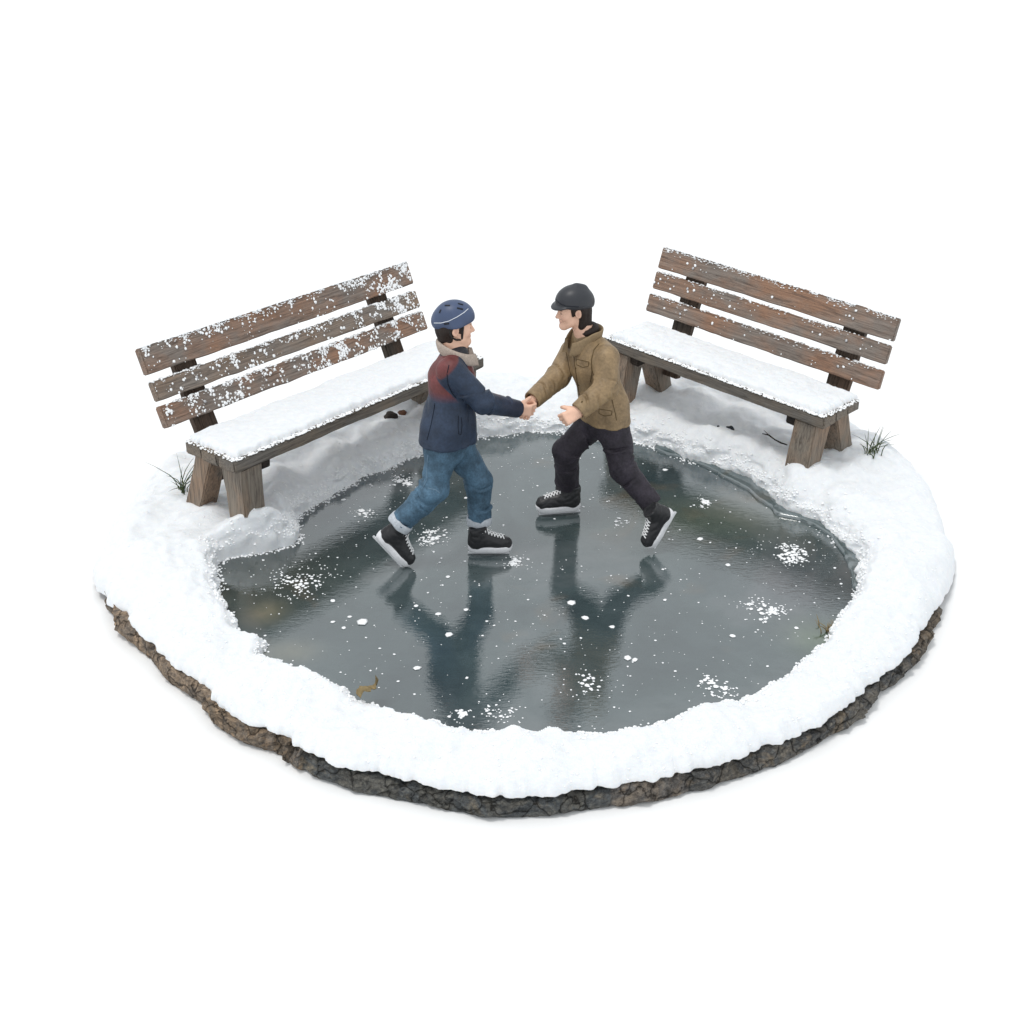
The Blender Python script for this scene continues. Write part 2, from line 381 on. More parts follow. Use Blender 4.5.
# the ice
V = [(CX, CY, Z_ICE)]; F = []; rings = 26
for j in range(1, rings+1):
    for i in range(NT//4):
        t = th[i*4]; r = (rp[i*4]+.12)*j/rings; V.append((CX+math.cos(t)*r, CY+math.sin(t)*r, Z_ICE))
m = NT//4
F += [(0, 1+i, 1+(i+1) % m) for i in range(m)]
for j in range(rings-1):
    for i in range(m): F.append((1+j*m+i, 1+(j+1)*m+i, 1+(j+1)*m+(i+1) % m, 1+j*m+(i+1) % m))
ice = tag(obj('ice', mesh('ice', V, F), M_ice), kind='structure')
A = np.array(V); colr = np.ones((len(A), 3))
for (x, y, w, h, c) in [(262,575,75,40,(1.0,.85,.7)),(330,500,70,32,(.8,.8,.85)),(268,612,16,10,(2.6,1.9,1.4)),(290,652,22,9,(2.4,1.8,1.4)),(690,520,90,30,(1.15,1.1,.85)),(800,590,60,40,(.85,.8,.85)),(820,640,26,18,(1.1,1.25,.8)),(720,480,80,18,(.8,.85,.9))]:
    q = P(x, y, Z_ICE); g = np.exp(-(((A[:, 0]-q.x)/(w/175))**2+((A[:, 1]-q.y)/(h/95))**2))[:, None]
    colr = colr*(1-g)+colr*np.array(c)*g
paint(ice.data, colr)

# thin shelf of older ice along the back right bank
a0 = math.atan2(P(655, 448, Z_ICE).y-CY, P(655, 448, Z_ICE).x-CX); a1 = math.atan2(P(858, 590, Z_ICE).y-CY, P(858, 590, Z_ICE).x-CX)
V = []; F = []; n = 160
for i in range(n+1):
    u = i/n; t = a0+(a1-a0)*u; c, s_ = math.cos(t), math.sin(t); r0 = float(np.interp(t, th, rp))
    w = (.055+.035*nz(c*6, s_*6, 2, 1, 3))*math.sin(math.pi*u)**.35+.004
    for rr2, z in ((r0+.06, .020), (r0-w+.012, .019), (r0-w+.004, .015), (r0-w, .001)): V.append((CX+c*rr2, CY+s_*rr2, Z_ICE+z+.003*nz(c*20, s_*20, rr2*9)*(z > .01)))
F = [(i*4+j, i*4+j+1, (i+1)*4+j+1, (i+1)*4+j) for i in range(n) for j in range(3)]
me = mesh('ice_shelf', V, F); paint(me, np.full((len(V), 3), 1.35)); tag(obj('ice_shelf', me, M_ice), kind='structure')

# the snow: a ring between pond and stone edge; mounds carry the benches
mounds = []
def bench_frame(x, y, a, roll): return Matrix.Translation((x, y, .28))@Matrix.Rotation(a, 4, 'Z')@Matrix.Rotation(-roll, 4, 'Y')
BL = dict(Lb=2.15, Ls=2.10, dep=.424, h=.419, v0=.12, sl=.422, w=[.894, .756, .716, .615, .587, .475], x=-1.162, y=.272, a=.901, roll=-.026)
BR = dict(Lb=1.802, Ls=1.711, dep=.393, h=.417, v0=.09, sl=.341, w=[.877, .744, .72, .613, .576, .466], x=1.468, y=.754, a=-.791, roll=-.02)
for b in (BL, BR):
    Mx = bench_frame(b['x'], b['y'], b['a'], b['roll'])
    for u in (-1, 1):
        q = Mx@Vector((u*(b['Ls']/2-.13), -b['dep']+(.03 if b is BL else -.03), 0)); mounds.append((q.x, q.y, .13 if b is BL and u < 0 else .085, .12))
    for u in (-1, -.5, 0, .5, 1):
        for v in (.1, -.35): q = Mx@Vector((u*b['Ls']*.47, v, 0)); mounds.append((q.x, q.y, .07, .2))
for x, y, h, s in [(266,522,.13,.09),(240,528,.10,.12),(205,512,.09,.14),(790,482,.09,.10),(808,478,.05,.16),(845,490,.06,.2),(190,540,.05,.25),(885,540,.05,.3)]:
    q = P(x, y, .3); mounds.append((q.x, q.y, h, s))
def snow_h(x, y):
    d = math.hypot(x-CX, y-CY)
    back = min(max((y+1.3)/1.2, 0), 1)
    h = .225+.02*back+.05*nz(x, y, 1, 1.9)+.034*nz(x, y, 5, 4.5, 3)
    g = 0
    for mx, my, mh, ms in mounds: g = max(g, mh*math.exp(-((x-mx)**2+(y-my)**2)/(2*ms*ms)))
    return h+g
MR = 84
V = []
sv = np.linspace(0, 1, MR)
edge_r = []
LEG_T = math.atan2(P(262, 535, .2).y-CY, P(262, 535, .2).x-CX)
for i in range(NT):
    c, s_ = math.cos(th[i]), math.sin(th[i]); t = th[i]
    back = min(max((CY+s_*rp[i]+1.3)/.8, 0), 1)
    jag = .007*nz(c*30, s_*30, 0, 1, 4)+.045*nz(c*6, s_*6, 2, 1, 4)
    r0 = rp[i]+jag; edge_r.append(r0)
    edge_drop = .010+.05*abs(nz(c*9, s_*9, 4, 1, 4))**1.3
    r1 = rr_[i]-edge_drop*front[i]+.0*front[i]+(1-front[i])*.055+.012*nz(c*30, s_*30, 5, 1, 3)
    zend = .112*front[i]+.02*(1-front[i])
    near_leg = math.exp(-((t-LEG_T)/.16)**2)
    lipw = .06+.10*back*(1-near_leg)+.02*near_leg; outw = .30
    for j in range(MR):
        s = sv[j]
        # denser rows near both edges
        s2 = s-.115*math.sin(2*math.pi*s)
        r = r0+(r1-r0)*s2; x, y = CX+c*r, CY+s_*r
        H = snow_h(x, y)
        a = min((r-r0)/lipw, 1); b_ = min((r1-r)/outw, 1)
        ka = math.sqrt(max(1-(1-a)**2, 0)); kb = max(1-(1-b_)**2.6, 0)**.5
        z = (Z_ICE-.008)+(H-Z_ICE+.008)*ka
        z = zend+(z-zend)*kb if b_ < 1 else z
        fine = .005*nz(x, y, z, 24, 3)+.0025*nz(x, y, z, 75, 2)
        if j > 0: z += fine*(.4+ka*.6)
        if a < 1 and j > 0: w_ = ka*(1-ka)*4*(.035*nz(x, y, z*1.5, 9, 3)); x += c*w_; y += s_*w_
        V.append((x, y, max(z, .004)))
for i in range(NT):      # hem tucked in under the outer edge
    c, s_ = math.cos(th[i]), math.sin(th[i]); v = V[i*MR+MR-1]
F = []
for i in range(NT):
    for j in range(MR-1): F.append((i*MR+j, i*MR+j+1, ((i+1) % NT)*MR+j+1, ((i+1) % NT)*MR+j))
snow = obj('snow', mesh('snow', V, [f for f in F]), M_snow); tag(snow, kind='structure')
snow_bvh = BVHTree.FromPolygons([Vector(v) for v in V], F)
def on_snow(x, y, dz=0):
    h = snow_bvh.ray_cast(Vector((x, y, 3)), Vector((0, 0, -1)))[0]
    return Vector((x, y, (h.z if h else .2)+dz))

# loose snow crystals along the pond edge and over the snow
mb = MB()
for q in range(5200):
    i = RNG.randint(NT); t = th[i]; c, s_ = math.cos(t), math.sin(t)
    back = min(max((CY+s_*rp[i]+1.5)/.8, 0), 1)
    off = RNG.normal(.006, .02) if RNG.rand() < .93 else abs(RNG.normal(0, .09))
    r = edge_r[i]+off*(.5+.6*back); x, y = CX+c*r, CY+s_*r
    z = on_snow(x, y).z if r > edge_r[i] else Z_ICE
    if z < Z_ICE: z = Z_ICE
    mb.blob((x, y, z-.001), RNG.uniform(.003, .0105)*(1 if r > rp[i] else .8), RNG.uniform(.6, 1.1), q)
for q in range(1500):
    i = RNG.randint(NT); t = th[i]; u = RNG.rand()**.7
    r = rp[i]+(rr_[i]-rp[i]-.03)*u; x, y = CX+math.cos(t)*r, CY+math.sin(t)*r
    mb.blob(on_snow(x, y, -.002), RNG.uniform(.003, .007), .7, q)
tag(mb.build('snow_crumbs', M_crumb), 'fine loose snow crystals strewn along the edge of the frozen pond', 'snow', kind='stuff')

# ------------------------------------------------------------ snow lying on the ice
def patch(mb, x, y, rpx, n, seed, size=(.004, .018), dots=False):
    rs = random.Random(seed+40); q = P(x, y, Z_ICE); R0 = rpx/175; arms = [(0, 0, .32)]
    for k in range(rs.randint(4, 7)): a = rs.random()*6.28; d = rs.uniform(.25, .75); arms.append((math.cos(a)*d, math.sin(a)*d*1.2, rs.uniform(.10, .26)))
    for i in range(n):
        ax, ay, aw = rs.choice(arms) if not dots else (0, 0, .55)
        u, v = ax+rs.gauss(0, aw), ay+rs.gauss(0, aw); d = math.hypot(u, v)
        s = size[0]+(size[1]-size[0])*rs.random()**1.5*max(.15, 1.1-d)
        mb.blob((q.x+u*R0, q.y+v*R0, Z_ICE+.0005), s, .3, rs.random())
    for i in range(n//3):
        u, v = rs.gauss(0, .9), rs.gauss(0, 1.0); mb.blob((q.x+u*R0, q.y+v*R0, Z_ICE+.0005), rs.uniform(.002, .005), .3, rs.random())
patches = [(792,553,24,95,'widest ragged snow patch on the ice near the right bank'),
 (765,612,21,70,'star shaped snow patch on the ice below the widest one at the right'),
 (702,503,12,26,'small snow patch on the ice under the bench at the right'),
 (436,538,19,60,'loose snow patch on the ice between the two feet of the blue jacket skater'),
 (519,562,13,36,'snow patch on the ice just in front of the blue jacket skater toe'),
 (621,522,9,18,'tiny snow patch on the ice between the feet of the tan jacket skater'),
 (404,483,18,46,'snow patch on the ice behind the knees of the blue jacket skater'),
 (362,513,12,26,'small snow patch on the ice left of the lifted skate'),
 (300,582,27,90,'broad cluster of snow dots on the ice at the left bank'),
 (589,683,18,26,'cluster of snow dots on the reflection of the tan jacket skater'),
 (716,685,20,40,'thin snow patch on the ice close to the front right bank'),
 (500,712,15,28,'snow dots on the ice at the middle of the front bank'),
 (457,716,10,24,'small snow clump touching the front bank left of the middle')]
for i, (x, y, r, n, lab) in enumerate(patches):
    mb = MB(); dots = i in (8, 9, 11)
    patch(mb, x, y, r*1.1, int(n*1.5), i, (.004, .015) if dots else (.004, .019), dots)
    tag(mb.build('snow_patch', M_crumb), lab, 'snow patch', 'snow patches on the ice', 'stuff')
mb = MB(); pr_ = random.Random(5)
def in_pond(x, y, m=.05):
    t = math.atan2(y-CY, x-CX); return math.hypot(x-CX, y-CY) < float(pond_r(t))-m
for q in range(2200):
    x, y = CX+pr_.uniform(-1.9, 1.9), CY+pr_.uniform(-1.7, 1.7)
    if not in_pond(x, y): continue
    if nz(x, y, 8, 1.6) < pr_.uniform(-.7, .3): continue
    mb.blob((x, y, Z_ICE+.0005), .0022+.007*pr_.random()**4, .3, q)
for x, y, s in [(363,622,.03),(513,688,.0),(571,603,.024),(585,618,.02),(612,627,.016),(628,658,.022),(448,577,.016),(438,614,.016),(449,635,.022),(417,668,.02),(466,498,.012),(544,460,.0),(700,539,.02),(728,565,.016),(665,600,.012),(733,636,.018),(796,628,.014),(665,470,.018),(635,660,.016),(333,601,.016),(294,505,.022),(344,500,.016),(350,617,.014),(333,622,.013),(344,628,.012),(416,606,.013),(466,610,.014)]:
    if s: q = P(x, y, Z_ICE); mb.blob((q.x, q.y, Z_ICE+.0005), s, .25, x*y)
tag(mb.build('snow_flecks', M_crumb), 'tiny white snow flecks scattered over the dark ice', 'snow', kind='stuff')

# ------------------------------------------------------------ benches
def plank(L, D, H, seed, taper=0):
    """weathered board, long side on x"""
    bm = bmesh.new(); bmesh.ops.create_cube(bm, size=1)
    for v in bm.verts: v.co = Vector((v.co.x*L, v.co.y*D, v.co.z*H))
    bmesh.ops.bevel(bm, geom=bm.edges[:], offset=min(D, H)*.13, segments=2, affect='EDGES')
    ex = [e for e in bm.edges if abs(e.verts[0].co.x-e.verts[1].co.x) > L*.6]
    bmesh.ops.subdivide_edges(bm, edges=ex, cuts=int(L/.03), use_grid_fill=False)
    for v in bm.verts:
        p = v.co+Vector((seed*9.7, 0, 0)); v.co += Vector((.5, 1, 1))*.0
        v.co.y += nz(p.x, p.y*3, p.z, 7, 2)*.004; v.co.z += nz(p.x+5, p.y, p.z*3, 7, 2)*.004
        if abs(v.co.x) > L*.49: v.co.x += nz(0, p.y, p.z, 30, 3)*.008
    me = bpy.data.meshes.new('plank'); bm.to_mesh(me); bm.free(); return me
def prism(pts, x0, x1, seed=0):
    """side outline (y, z) pushed from x0 to x1"""
    bm = bmesh.new(); n = len(pts)
    a = [bm.verts.new((x0, y, z)) for y, z in pts]; b = [bm.verts.new((x1, y, z)) for y, z in pts]
    bm.faces.new(a[::-1]); bm.faces.new(b)
    for i in range(n): bm.faces.new((a[i], a[(i+1) % n], b[(i+1) % n], b[i]))
    bmesh.ops.recalc_face_normals(bm, faces=bm.faces[:])
    bmesh.ops.bevel(bm, geom=bm.edges[:], offset=.007, segments=2, affect='EDGES')
    bmesh.ops.subdivide_edges(bm, edges=[e for e in bm.edges if e.calc_length() > .05], cuts=3, use_grid_fill=True)
    for v in bm.verts:
        p = v.co*9+Vector((seed, 0, 0)); v.co += Vector((noise.noise(p), noise.noise(p+Vector((9, 0, 0))), noise.noise(p+Vector((0, 9, 0)))))*.006
    me = bpy.data.meshes.new('leg'); bm.to_mesh(me); bm.free(); return me

def make_bench(b, label, side):
    root = empty('bench', (b['x'], b['y'], .28)); root.matrix_world = bench_frame(b['x'], b['y'], b['a'], b['roll'])
    tag(root, label, 'bench', 'wooden benches beside the pond')
    Ls, Lb, dep, h, v0, sl = b['Ls'], b['Lb'], b['dep'], b['h'], b['v0'], b['sl']; rs = random.Random(side*3+1)
    T = .074
    # seat of three boards
    mb = MB(); w3 = dep/3
    seat = obj('seat_board', plank(Ls, w3-.004, T, 1+side), M_greywood, root); seat.location = (0, -dep+w3/2, h-T/2)
    for q in (1, 2):
        s2 = obj('seat_board', plank(Ls-.01*q, w3-.004, T-.002, 3+q+side), M_greywood, root); s2.location = (rs.uniform(-.005, .005), -dep+w3*(q+.5), h-T/2)
    # back slats
    lean = math.atan(sl); slats = []
    for i in range(3):
        wt, wb = b['w'][2*i], b['w'][2*i+1]; H = (wt-wb)/math.cos(lean); wc = (wt+wb)/2; tk = .045
        yc = -(v0-sl*wc); o = obj('back_slat', plank(Lb+rs.uniform(-.02, .01), tk, H, 11+i+side*4), M_midslat if i == 1 and side == 0 else M_slat, root)
        o.location = (0, yc+tk/2*math.cos(lean), wc-tk/2*math.sin(lean)*0); o.rotation_euler = (-lean, 0, 0)
        slats.append((o, H, tk))
        for sx in (-1, 1):
            if i == 0 and side == 0: continue
            m = MB(); m.blob((0, 0, 0), .011, .6, i, None); bo = m.build('bolt', M_metal, o); bo.rotation_euler = (math.pi/2, 0, 0); bo.location = (sx*(Lb/2-.29), -tk/2-.001, rs.uniform(-.01, .01))
    # posts behind the slats
    for sx in (-1, 1):
        z0, z1 = .1, b['w'][0]-.05
        Lp = (z1-z0)/math.cos(lean); me = plank(Lp, .05, .15, 20+sx+side)
        o = obj('back_post', me, M_postwood, root); zc = (z0+z1)/2; off = .045+.026
        o.matrix_basis = Matrix.Translation((sx*(Lb/2-.29), -(v0-sl*zc)+off/math.cos(lean), zc))@Matrix.Rotation(-lean, 4, 'X')@Matrix.Rotation(math.pi/2, 4, 'Y')
    # splayed legs, a front and a rear one at either end
    ins = .05 if side == 0 else 0
    for sx in (-1, 1):
        xo = sx*(Ls/2-.06); xi = xo-sx*.15; top = h-T-.002
        f = prism([(-dep+.02, top), (-dep+.19, top), (-dep+.10+ins, -.04+ins*.9), (-dep-.045+ins*1.25, -.04+ins*1.75)], xi, xo, sx+side*5)
        obj('leg', f, M_leg, root)
        r = prism([(-.15, top), (-.02, top), (.13, -.05), (.0, -.05)], xi+sx*.01, xo-sx*.01, 7+sx+side*5)
        obj('leg', r, M_leg, root)
        c = prism([(-dep+.03, top), (-.03, top), (-.03, top-.055), (-dep+.03, top-.055)], xi-sx*.07, xi-sx*.002, 3+sx)
        obj('cross_rail', c, M_darkwood, root)
    # snow dusting on the slats
    Lw = Lb
    for i, (o, H, tk) in enumerate(slats):
        m = MB(); cnt = 0
        rotf = Matrix.Rotation(math.pi/2, 3, 'X')
        for q in range(5200 if side == 0 else 1700):
            x = rs.uniform(-Lw/2+.01, Lw/2-.01); z = rs.uniform(-H/2, H/2); f = (x/Lw+.5)
            if side == 0:
                dens = .05+.10*(z/H+.5)**2
                if i == 0: dens += .85*max(0, (f-.72)/.28)+.6*max(0, (z/H-.1))*(1-f*.3)
                if i == 1: dens += .5*math.exp(-((f-.9)/.12)**2)+.12*math.exp(-((f-.3)/.1)**2)
                if i == 2: dens += .8*math.exp(-((f-.62)/.11)**2)+.25*math.exp(-((f-.2)/.1)**2)+.15*(f > .8)
                dens *= max(0, .45+2.4*nz(x, z, i, 11, 3))
            else:
                dens = .015+.75*max(0, z/H-.36)*(1 if i == 0 else .35)+.05*nz(x, z, i, 6, 2)
            if rs.random() < dens: m.blob((x, -tk/2-.001, z), .002+.009*rs.random()**2, .5, q, rotf)
        for q in range(1100 if i == 0 else 260 if side else 420):    # along the top edge
            x = rs.uniform(-Lw/2+.01, Lw/2-.01)
            if nz(x, i, 4, 7, 3) < rs.uniform(-.5, .3): continue
            m.blob((x, rs.uniform(-tk/2, tk/2), H/2-.001), rs.uniform(.004, .012 if side else .014), .8, q)
            if rs.random() < .5: m.blob((x, -tk/2, H/2-abs(rs.gauss(0, .013))), rs.uniform(.004, .009), .6, q)
        tag(m.build('snow_dusting', M_crumb, o), kind='stuff')
    # snow lying on the seat
    nx, ny = 260, 56; V = []
    for i in range(nx+1):
        for j in range(ny+1):
            u = i/nx; v = j/ny; ix = .035+.02*nz(v*3, side, 0, 5, 3); fy = .028+.018*nz(u*8, side, 1, 3, 4); by = .006
            x = -Ls/2+ix*1.0+(Ls-ix*2)*u; y = -dep+fy+(dep-fy-by)*v
            e = min(u*Ls/.045, (1-u)*Ls/.045, v*dep/.04, (1-v)*dep/.03, 1); e = math.sqrt(max(1-(1-e)**2, 0))
            z = h+.001+e*(.034+.010*nz(x, y, side, 4, 3)+.004*nz(x, y, 2, 25, 3))-(.004 if e == 0 else 0)
            V.append((x, y, z))
    F = [(i*(ny+1)+j, (i+1)*(ny+1)+j, (i+1)*(ny+1)+j+1, i*(ny+1)+j+1) for i in range(nx) for j in range(ny)]
    m = MB(); m.add(V, F)
    so = m.build('seat_snow', M_snow); so.matrix_world = root.matrix_world.copy()
    tag(so, 'smooth white snow layer lying on the seat of the '+('longer bench at the left' if side == 0 else 'shorter bench at the right'), 'snow', 'snow layers on the bench seats')
    m = MB()
    for q in range(1500):
        x = rs.uniform(-Ls/2+.01, Ls/2-.01); y = -dep+abs(rs.gauss(.018, .018)); 
        if q % 6 == 0: x = rs.choice((-1, 1))*(Ls/2-abs(rs.gauss(.02, .015))); y = rs.uniform(-dep+.01, 0)
        m.blob((x, y, h-.001), rs.uniform(.003, .0085), .8, q)
    tag(m.build('edge_snow', M_crumb, root), kind='stuff')
    return root
make_bench(BL, 'long weathered wooden bench at the left, its back slats thickly dusted with snow', 0)
make_bench(BR, 'shorter reddish brown wooden bench at the right, thin line of snow along its back', 1)

# ------------------------------------------------------------ plants and litter
def tuft(name, x, y, n, hh, spread, label, seed, mat=M_grass, cat='grass tuft'):
    q = on_snow(x, y); root = q-Vector((0, 0, .02)); rs = random.Random(seed); mb = MB()
    for i in range(n):
        a = rs.random()*6.28; l = hh*rs.uniform(.5, 1.1); s = spread*rs.uniform(.2, 1); base = root+Vector((rs.gauss(0, .02), rs.gauss(0, .02), 0))
        pts = [base+Vector((math.cos(a)*s*t*t*l*1.5, math.sin(a)*s*t*t*l*1.5, l*t*(1-.25*s*t))) for t in (0, .3, .6, .85, 1)]
        mb.tube(pts, [.0032, .003, .0024, .0014, .0004], 5)
    return tag(mb.build(name, mat), label, cat)
q = P(186, 494, .26); tuft('grass_tuft', q.x-.02, q.y+.02, 13, .24, .9, 'green grass blades poking from the snow beside the left bench leg', 1)
q = P(872, 460, .28); tuft('grass_tuft', q.x, q.y, 20, .16, 1.0, 'dry green grass blades poking from the snow right of the right bench', 2)
q = P(628, 400, .28); tuft('grass_tuft', q.x, q.y, 9, .16, .6, 'small yellow grass blades behind the left leg of the right bench', 3, M_dry)
q = P(828, 622, Z_LIP); tuft('dry_plant', q.x+.02, q.y+.04, 16, .06, 1.1, 'small dry brown plant on the right bank of the pond', 4, M_dry, 'plant')
def stone(name, x, y, z, r, mat, label, cat, seed=0):
    bm = bmesh.new(); bmesh.ops.create_icosphere(bm, subdivisions=3, radius=r); q = P(x, y, z); q = on_snow(q.x, q.y)
    for v in bm.verts: v.co *= 1+.35*noise.noise(v.co/r*1.3+Vector((seed*3, 0, 0))); v.co.z *= .6
    me = bpy.data.meshes.new(name); bm.to_mesh(me); bm.free(); o = obj(name, me, mat); o.location = q+Vector((0, 0, r*.1)); return tag(o, label, cat)
stone('pebble', 730, 431, .3, .026, M_vent, 'black pebble on the snow under the right bench', 'pebble', 1)
stone('pebble', 718, 431, .3, .009, M_vent, 'tiny black pebble left of the larger one under the right bench', 'pebble', 2)
stone('stone', 391, 418, .3, .045, M_darkwood, 'dark stone half buried in snow behind the blue jacket skater', 'stone', 3)
stone('stone', 402, 411, .3, .03, M_brown, 'small reddish brown stone beside the dark one under the left bench', 'stone', 4)
mb = MB(); a = P(762, 438, .3); b_ = P(787, 447, .3); pts = [on_snow(a.x+(b_.x-a.x)*t, a.y+(b_.y-a.y)*t, .008+.015*math.sin(t*3)) for t in (0, .25, .5, .75, 1)]
mb.tube(pts, [.003, .005, .004, .005, .004], 6); mb.tube([pts[1], pts[1]+Vector((-.03, .02, .025))], [.003, .001], 5)
tag(mb.build('twig', M_darkwood), 'thin dark twig on the snow before the right bench leg', 'twig')
# a curled dry leaf on the front bank
V = []; nu, nv = 12, 8; q0 = P(367, 690, Z_LIP+.02)
for i in range(nu+1):
    for j in range(nv+1):
        u = i/nu; v = j/nv-.5; w = .045*math.sin(math.pi*min(max(u, .04), .97))**.7*(1+.25*math.sin(u*22))
        V.append(Vector((u*.12-.05, v*2*w, .03*math.cos(v*3+u*2)+.02*math.sin(u*7)+.012*nz(u, v, 0, 6))))
Mx = Matrix.Rotation(.7, 3, 'Z')@Matrix.Rotation(-.5, 3, 'Y')
V = [Mx@v+q0+Vector((0, 0, .005)) for v in V]; nV = len(V); V2 = V+[v-Vector((0, 0, .003)) for v in V]
F = [(i*(nv+1)+j, (i+1)*(nv+1)+j, (i+1)*(nv+1)+j+1, i*(nv+1)+j+1) for i in range(nu) for j in range(nv)]
mb = MB(); mb.add(V2, F+[tuple(k+nV for k in f[::-1]) for f in F])
lf = tag(mb.build('dry_leaf', M_dry), 'curled pale brown leaf stuck in the front left snow bank', 'leaf')

# ------------------------------------------------------------ skaters
def J(px, py, Y): return np.array(P(px, py, Y=Y))
def unit(v): v = np.array(v, float); return v/np.linalg.norm(v)
def lathe_cuff(a, d, r0, r1, L, name, mat, parent, wall=.012):
    """a turned-up cloth band round a limb: centre a, axis d"""
    d = Vector(d).normalized(); u = d.orthogonal().normalized(); v = d.cross(u); V = []; n = 40
    prof = [(r0-wall, 0), (r0, -.004), (r0+.004, .004), (r1+.004, L-.006), (r1, L), (r1-wall, L-.002)]
    for i in range(n):
        t = 2*math.pi*i/n; wob = 1+.03*math.sin(t*3+1)+.02*math.sin(t*7)
        for r, z in prof: V.append(Vector(a)+(u*math.cos(t)+v*math.sin(t))*r*wob+d*(z+.002*math.sin(t*5)))
    k = len(prof); F = [(i*k+j, ((i+1) % n)*k+j, ((i+1) % n)*k+(j+1) % k, i*k+(j+1) % k) for i in range(n) for j in range(k)]
    mb = MB(); mb.add(V, F); return mb.build(name, mat, parent)

# the skate, modelled once: x to the toe, z up, origin under the middle of the sole
g = Grid((-.17, -.08, -.02), (.19, .08, .22), .003)
g.cap((-.068, 0, .05), (-.060, 0, .15), .043, .044, .02, axis=(1, 0, 0), scale=1.1)
g.cap((-.06, 0, .105), (.055, 0, .055), .036, .034, .03)
g.cap((-.065, 0, .055), (.095, 0, .046), .040, .034, .03, axis=(0, 1, 0), scale=1.05)
g.cap((.07, 0, .047), (.10, 0, .043), .036, .034, .01)
g.plane((0, 0, .02), (0, 0, -1), .3); g.plane((-.06, 0, .145), (-.15, 0, 1), .12, .006)
g.ruffle(.003, 70, 3)
V, Q = g.nets(); skate_me = fast_mesh('skate_upper', V, Q)
skate_bvh = BVHTree.FromPolygons([Vector(v) for v in V], [tuple(int(i) for i in q) for q in Q])
def sole_outline(grow=0):
    pts = []
    for i in range(44):
        t = 2*math.pi*i/44; c, s = math.cos(t), math.sin(t)
        x = (.127 if c > 0 else .118)*abs(c)**.75*(1 if c > 0 else -1); w = .042*(abs(s)**.8)*(1 if s > 0 else -1)*(1-.14*math.exp(-((x+.02)/.04)**2))
        pts.append((x*(1+grow)+.004, w*(1+grow*3)))
    return pts
mb = MB(); lv = [(-.02, -.002), (-.002, .0015), (.035, .020), (.035, .030), (.02, .0335), (-.06, .032)]
V = []; 
for gr, z in lv: V += [(x, y, z+max(0, x-.07)**2*1.2) for x, y in sole_outline(gr)]
F = [(l*44+i, l*44+(i+1) % 44, (l+1)*44+(i+1) % 44, (l+1)*44+i) for l in range(5) for i in range(44)]+[tuple(range(44))[::-1], tuple(range(220, 264))]
mb.add(V, F); sole_me = mesh('sole', mb.V, mb.F)
mb = MB()
mb.box((.0, 0, -.0195), (.235, .009, .010)); mb.box((-.07, 0, -.008), (.07, .022, .0128)); mb.box((.06, 0, -.008), (.085, .022, .0128))
blade_me = mesh('blade', mb.V, mb.F, False)
mb = MB()
def on_upper(x, y):
    h = skate_bvh.ray_cast(Vector((x, y, .135)), Vector((0, 0, -1)))[0]
    return h
for i in range(6):
    x = .078-i*.017
    for sgn in (-1, 1):
        pts = []
        for t in np.linspace(-1, 1, 7):
            h = on_upper(x-.010*t*sgn, .023*t)
            if h: pts.append(h+Vector((.001, 0, .0025)))
        if len(pts) > 3: mb.tube(pts, .0036, 6)
for sgn in (-1, 1):       # the bow
    h = on_upper(-.012, 0) or Vector((-.01, 0, .12))
    mb.tube([h+Vector((0, 0, .003)), h+Vector((.008, sgn*.02, .016)), h+Vector((.002, sgn*.034, .004)), h+Vector((0, sgn*.012, .004))], .003, 6)
lace_me = mesh('laces', mb.V, mb.F)
trim_mes = []
for sgn in (-1, 1):
    mb = MB(); mb.tube([(-.095, sgn*.03, .06), (-.07, sgn*.0455, .075), (-.045, sgn*.041, .105), (-.03, sgn*.036, .125)], .0016, 5)
    trim_mes.append(mesh('trim', mb.V, mb.F))
def skate(parent, toe, heel, updir, scale=1.0):
    """placed by where the ends of the sole lie"""
    toe, heel = Vector(toe), Vector(heel); x = (toe-heel).normalized(); y = Vector(updir).cross(x).normalized(); z = x.cross(y)
    M = Matrix((x, y, z)).transposed().to_4x4(); M.translation = (toe+heel)/2; M = M@Matrix.Scale(scale, 4)
    r = obj('skate', skate_me, M_shoe, parent); r.matrix_basis = M
    obj('sole', sole_me, M_sole, r); obj('blade', blade_me, M_blade, r); obj('laces', lace_me, M_lace, r); [obj('heel_seam', q, M_sole, r) for q in trim_mes]
    return M

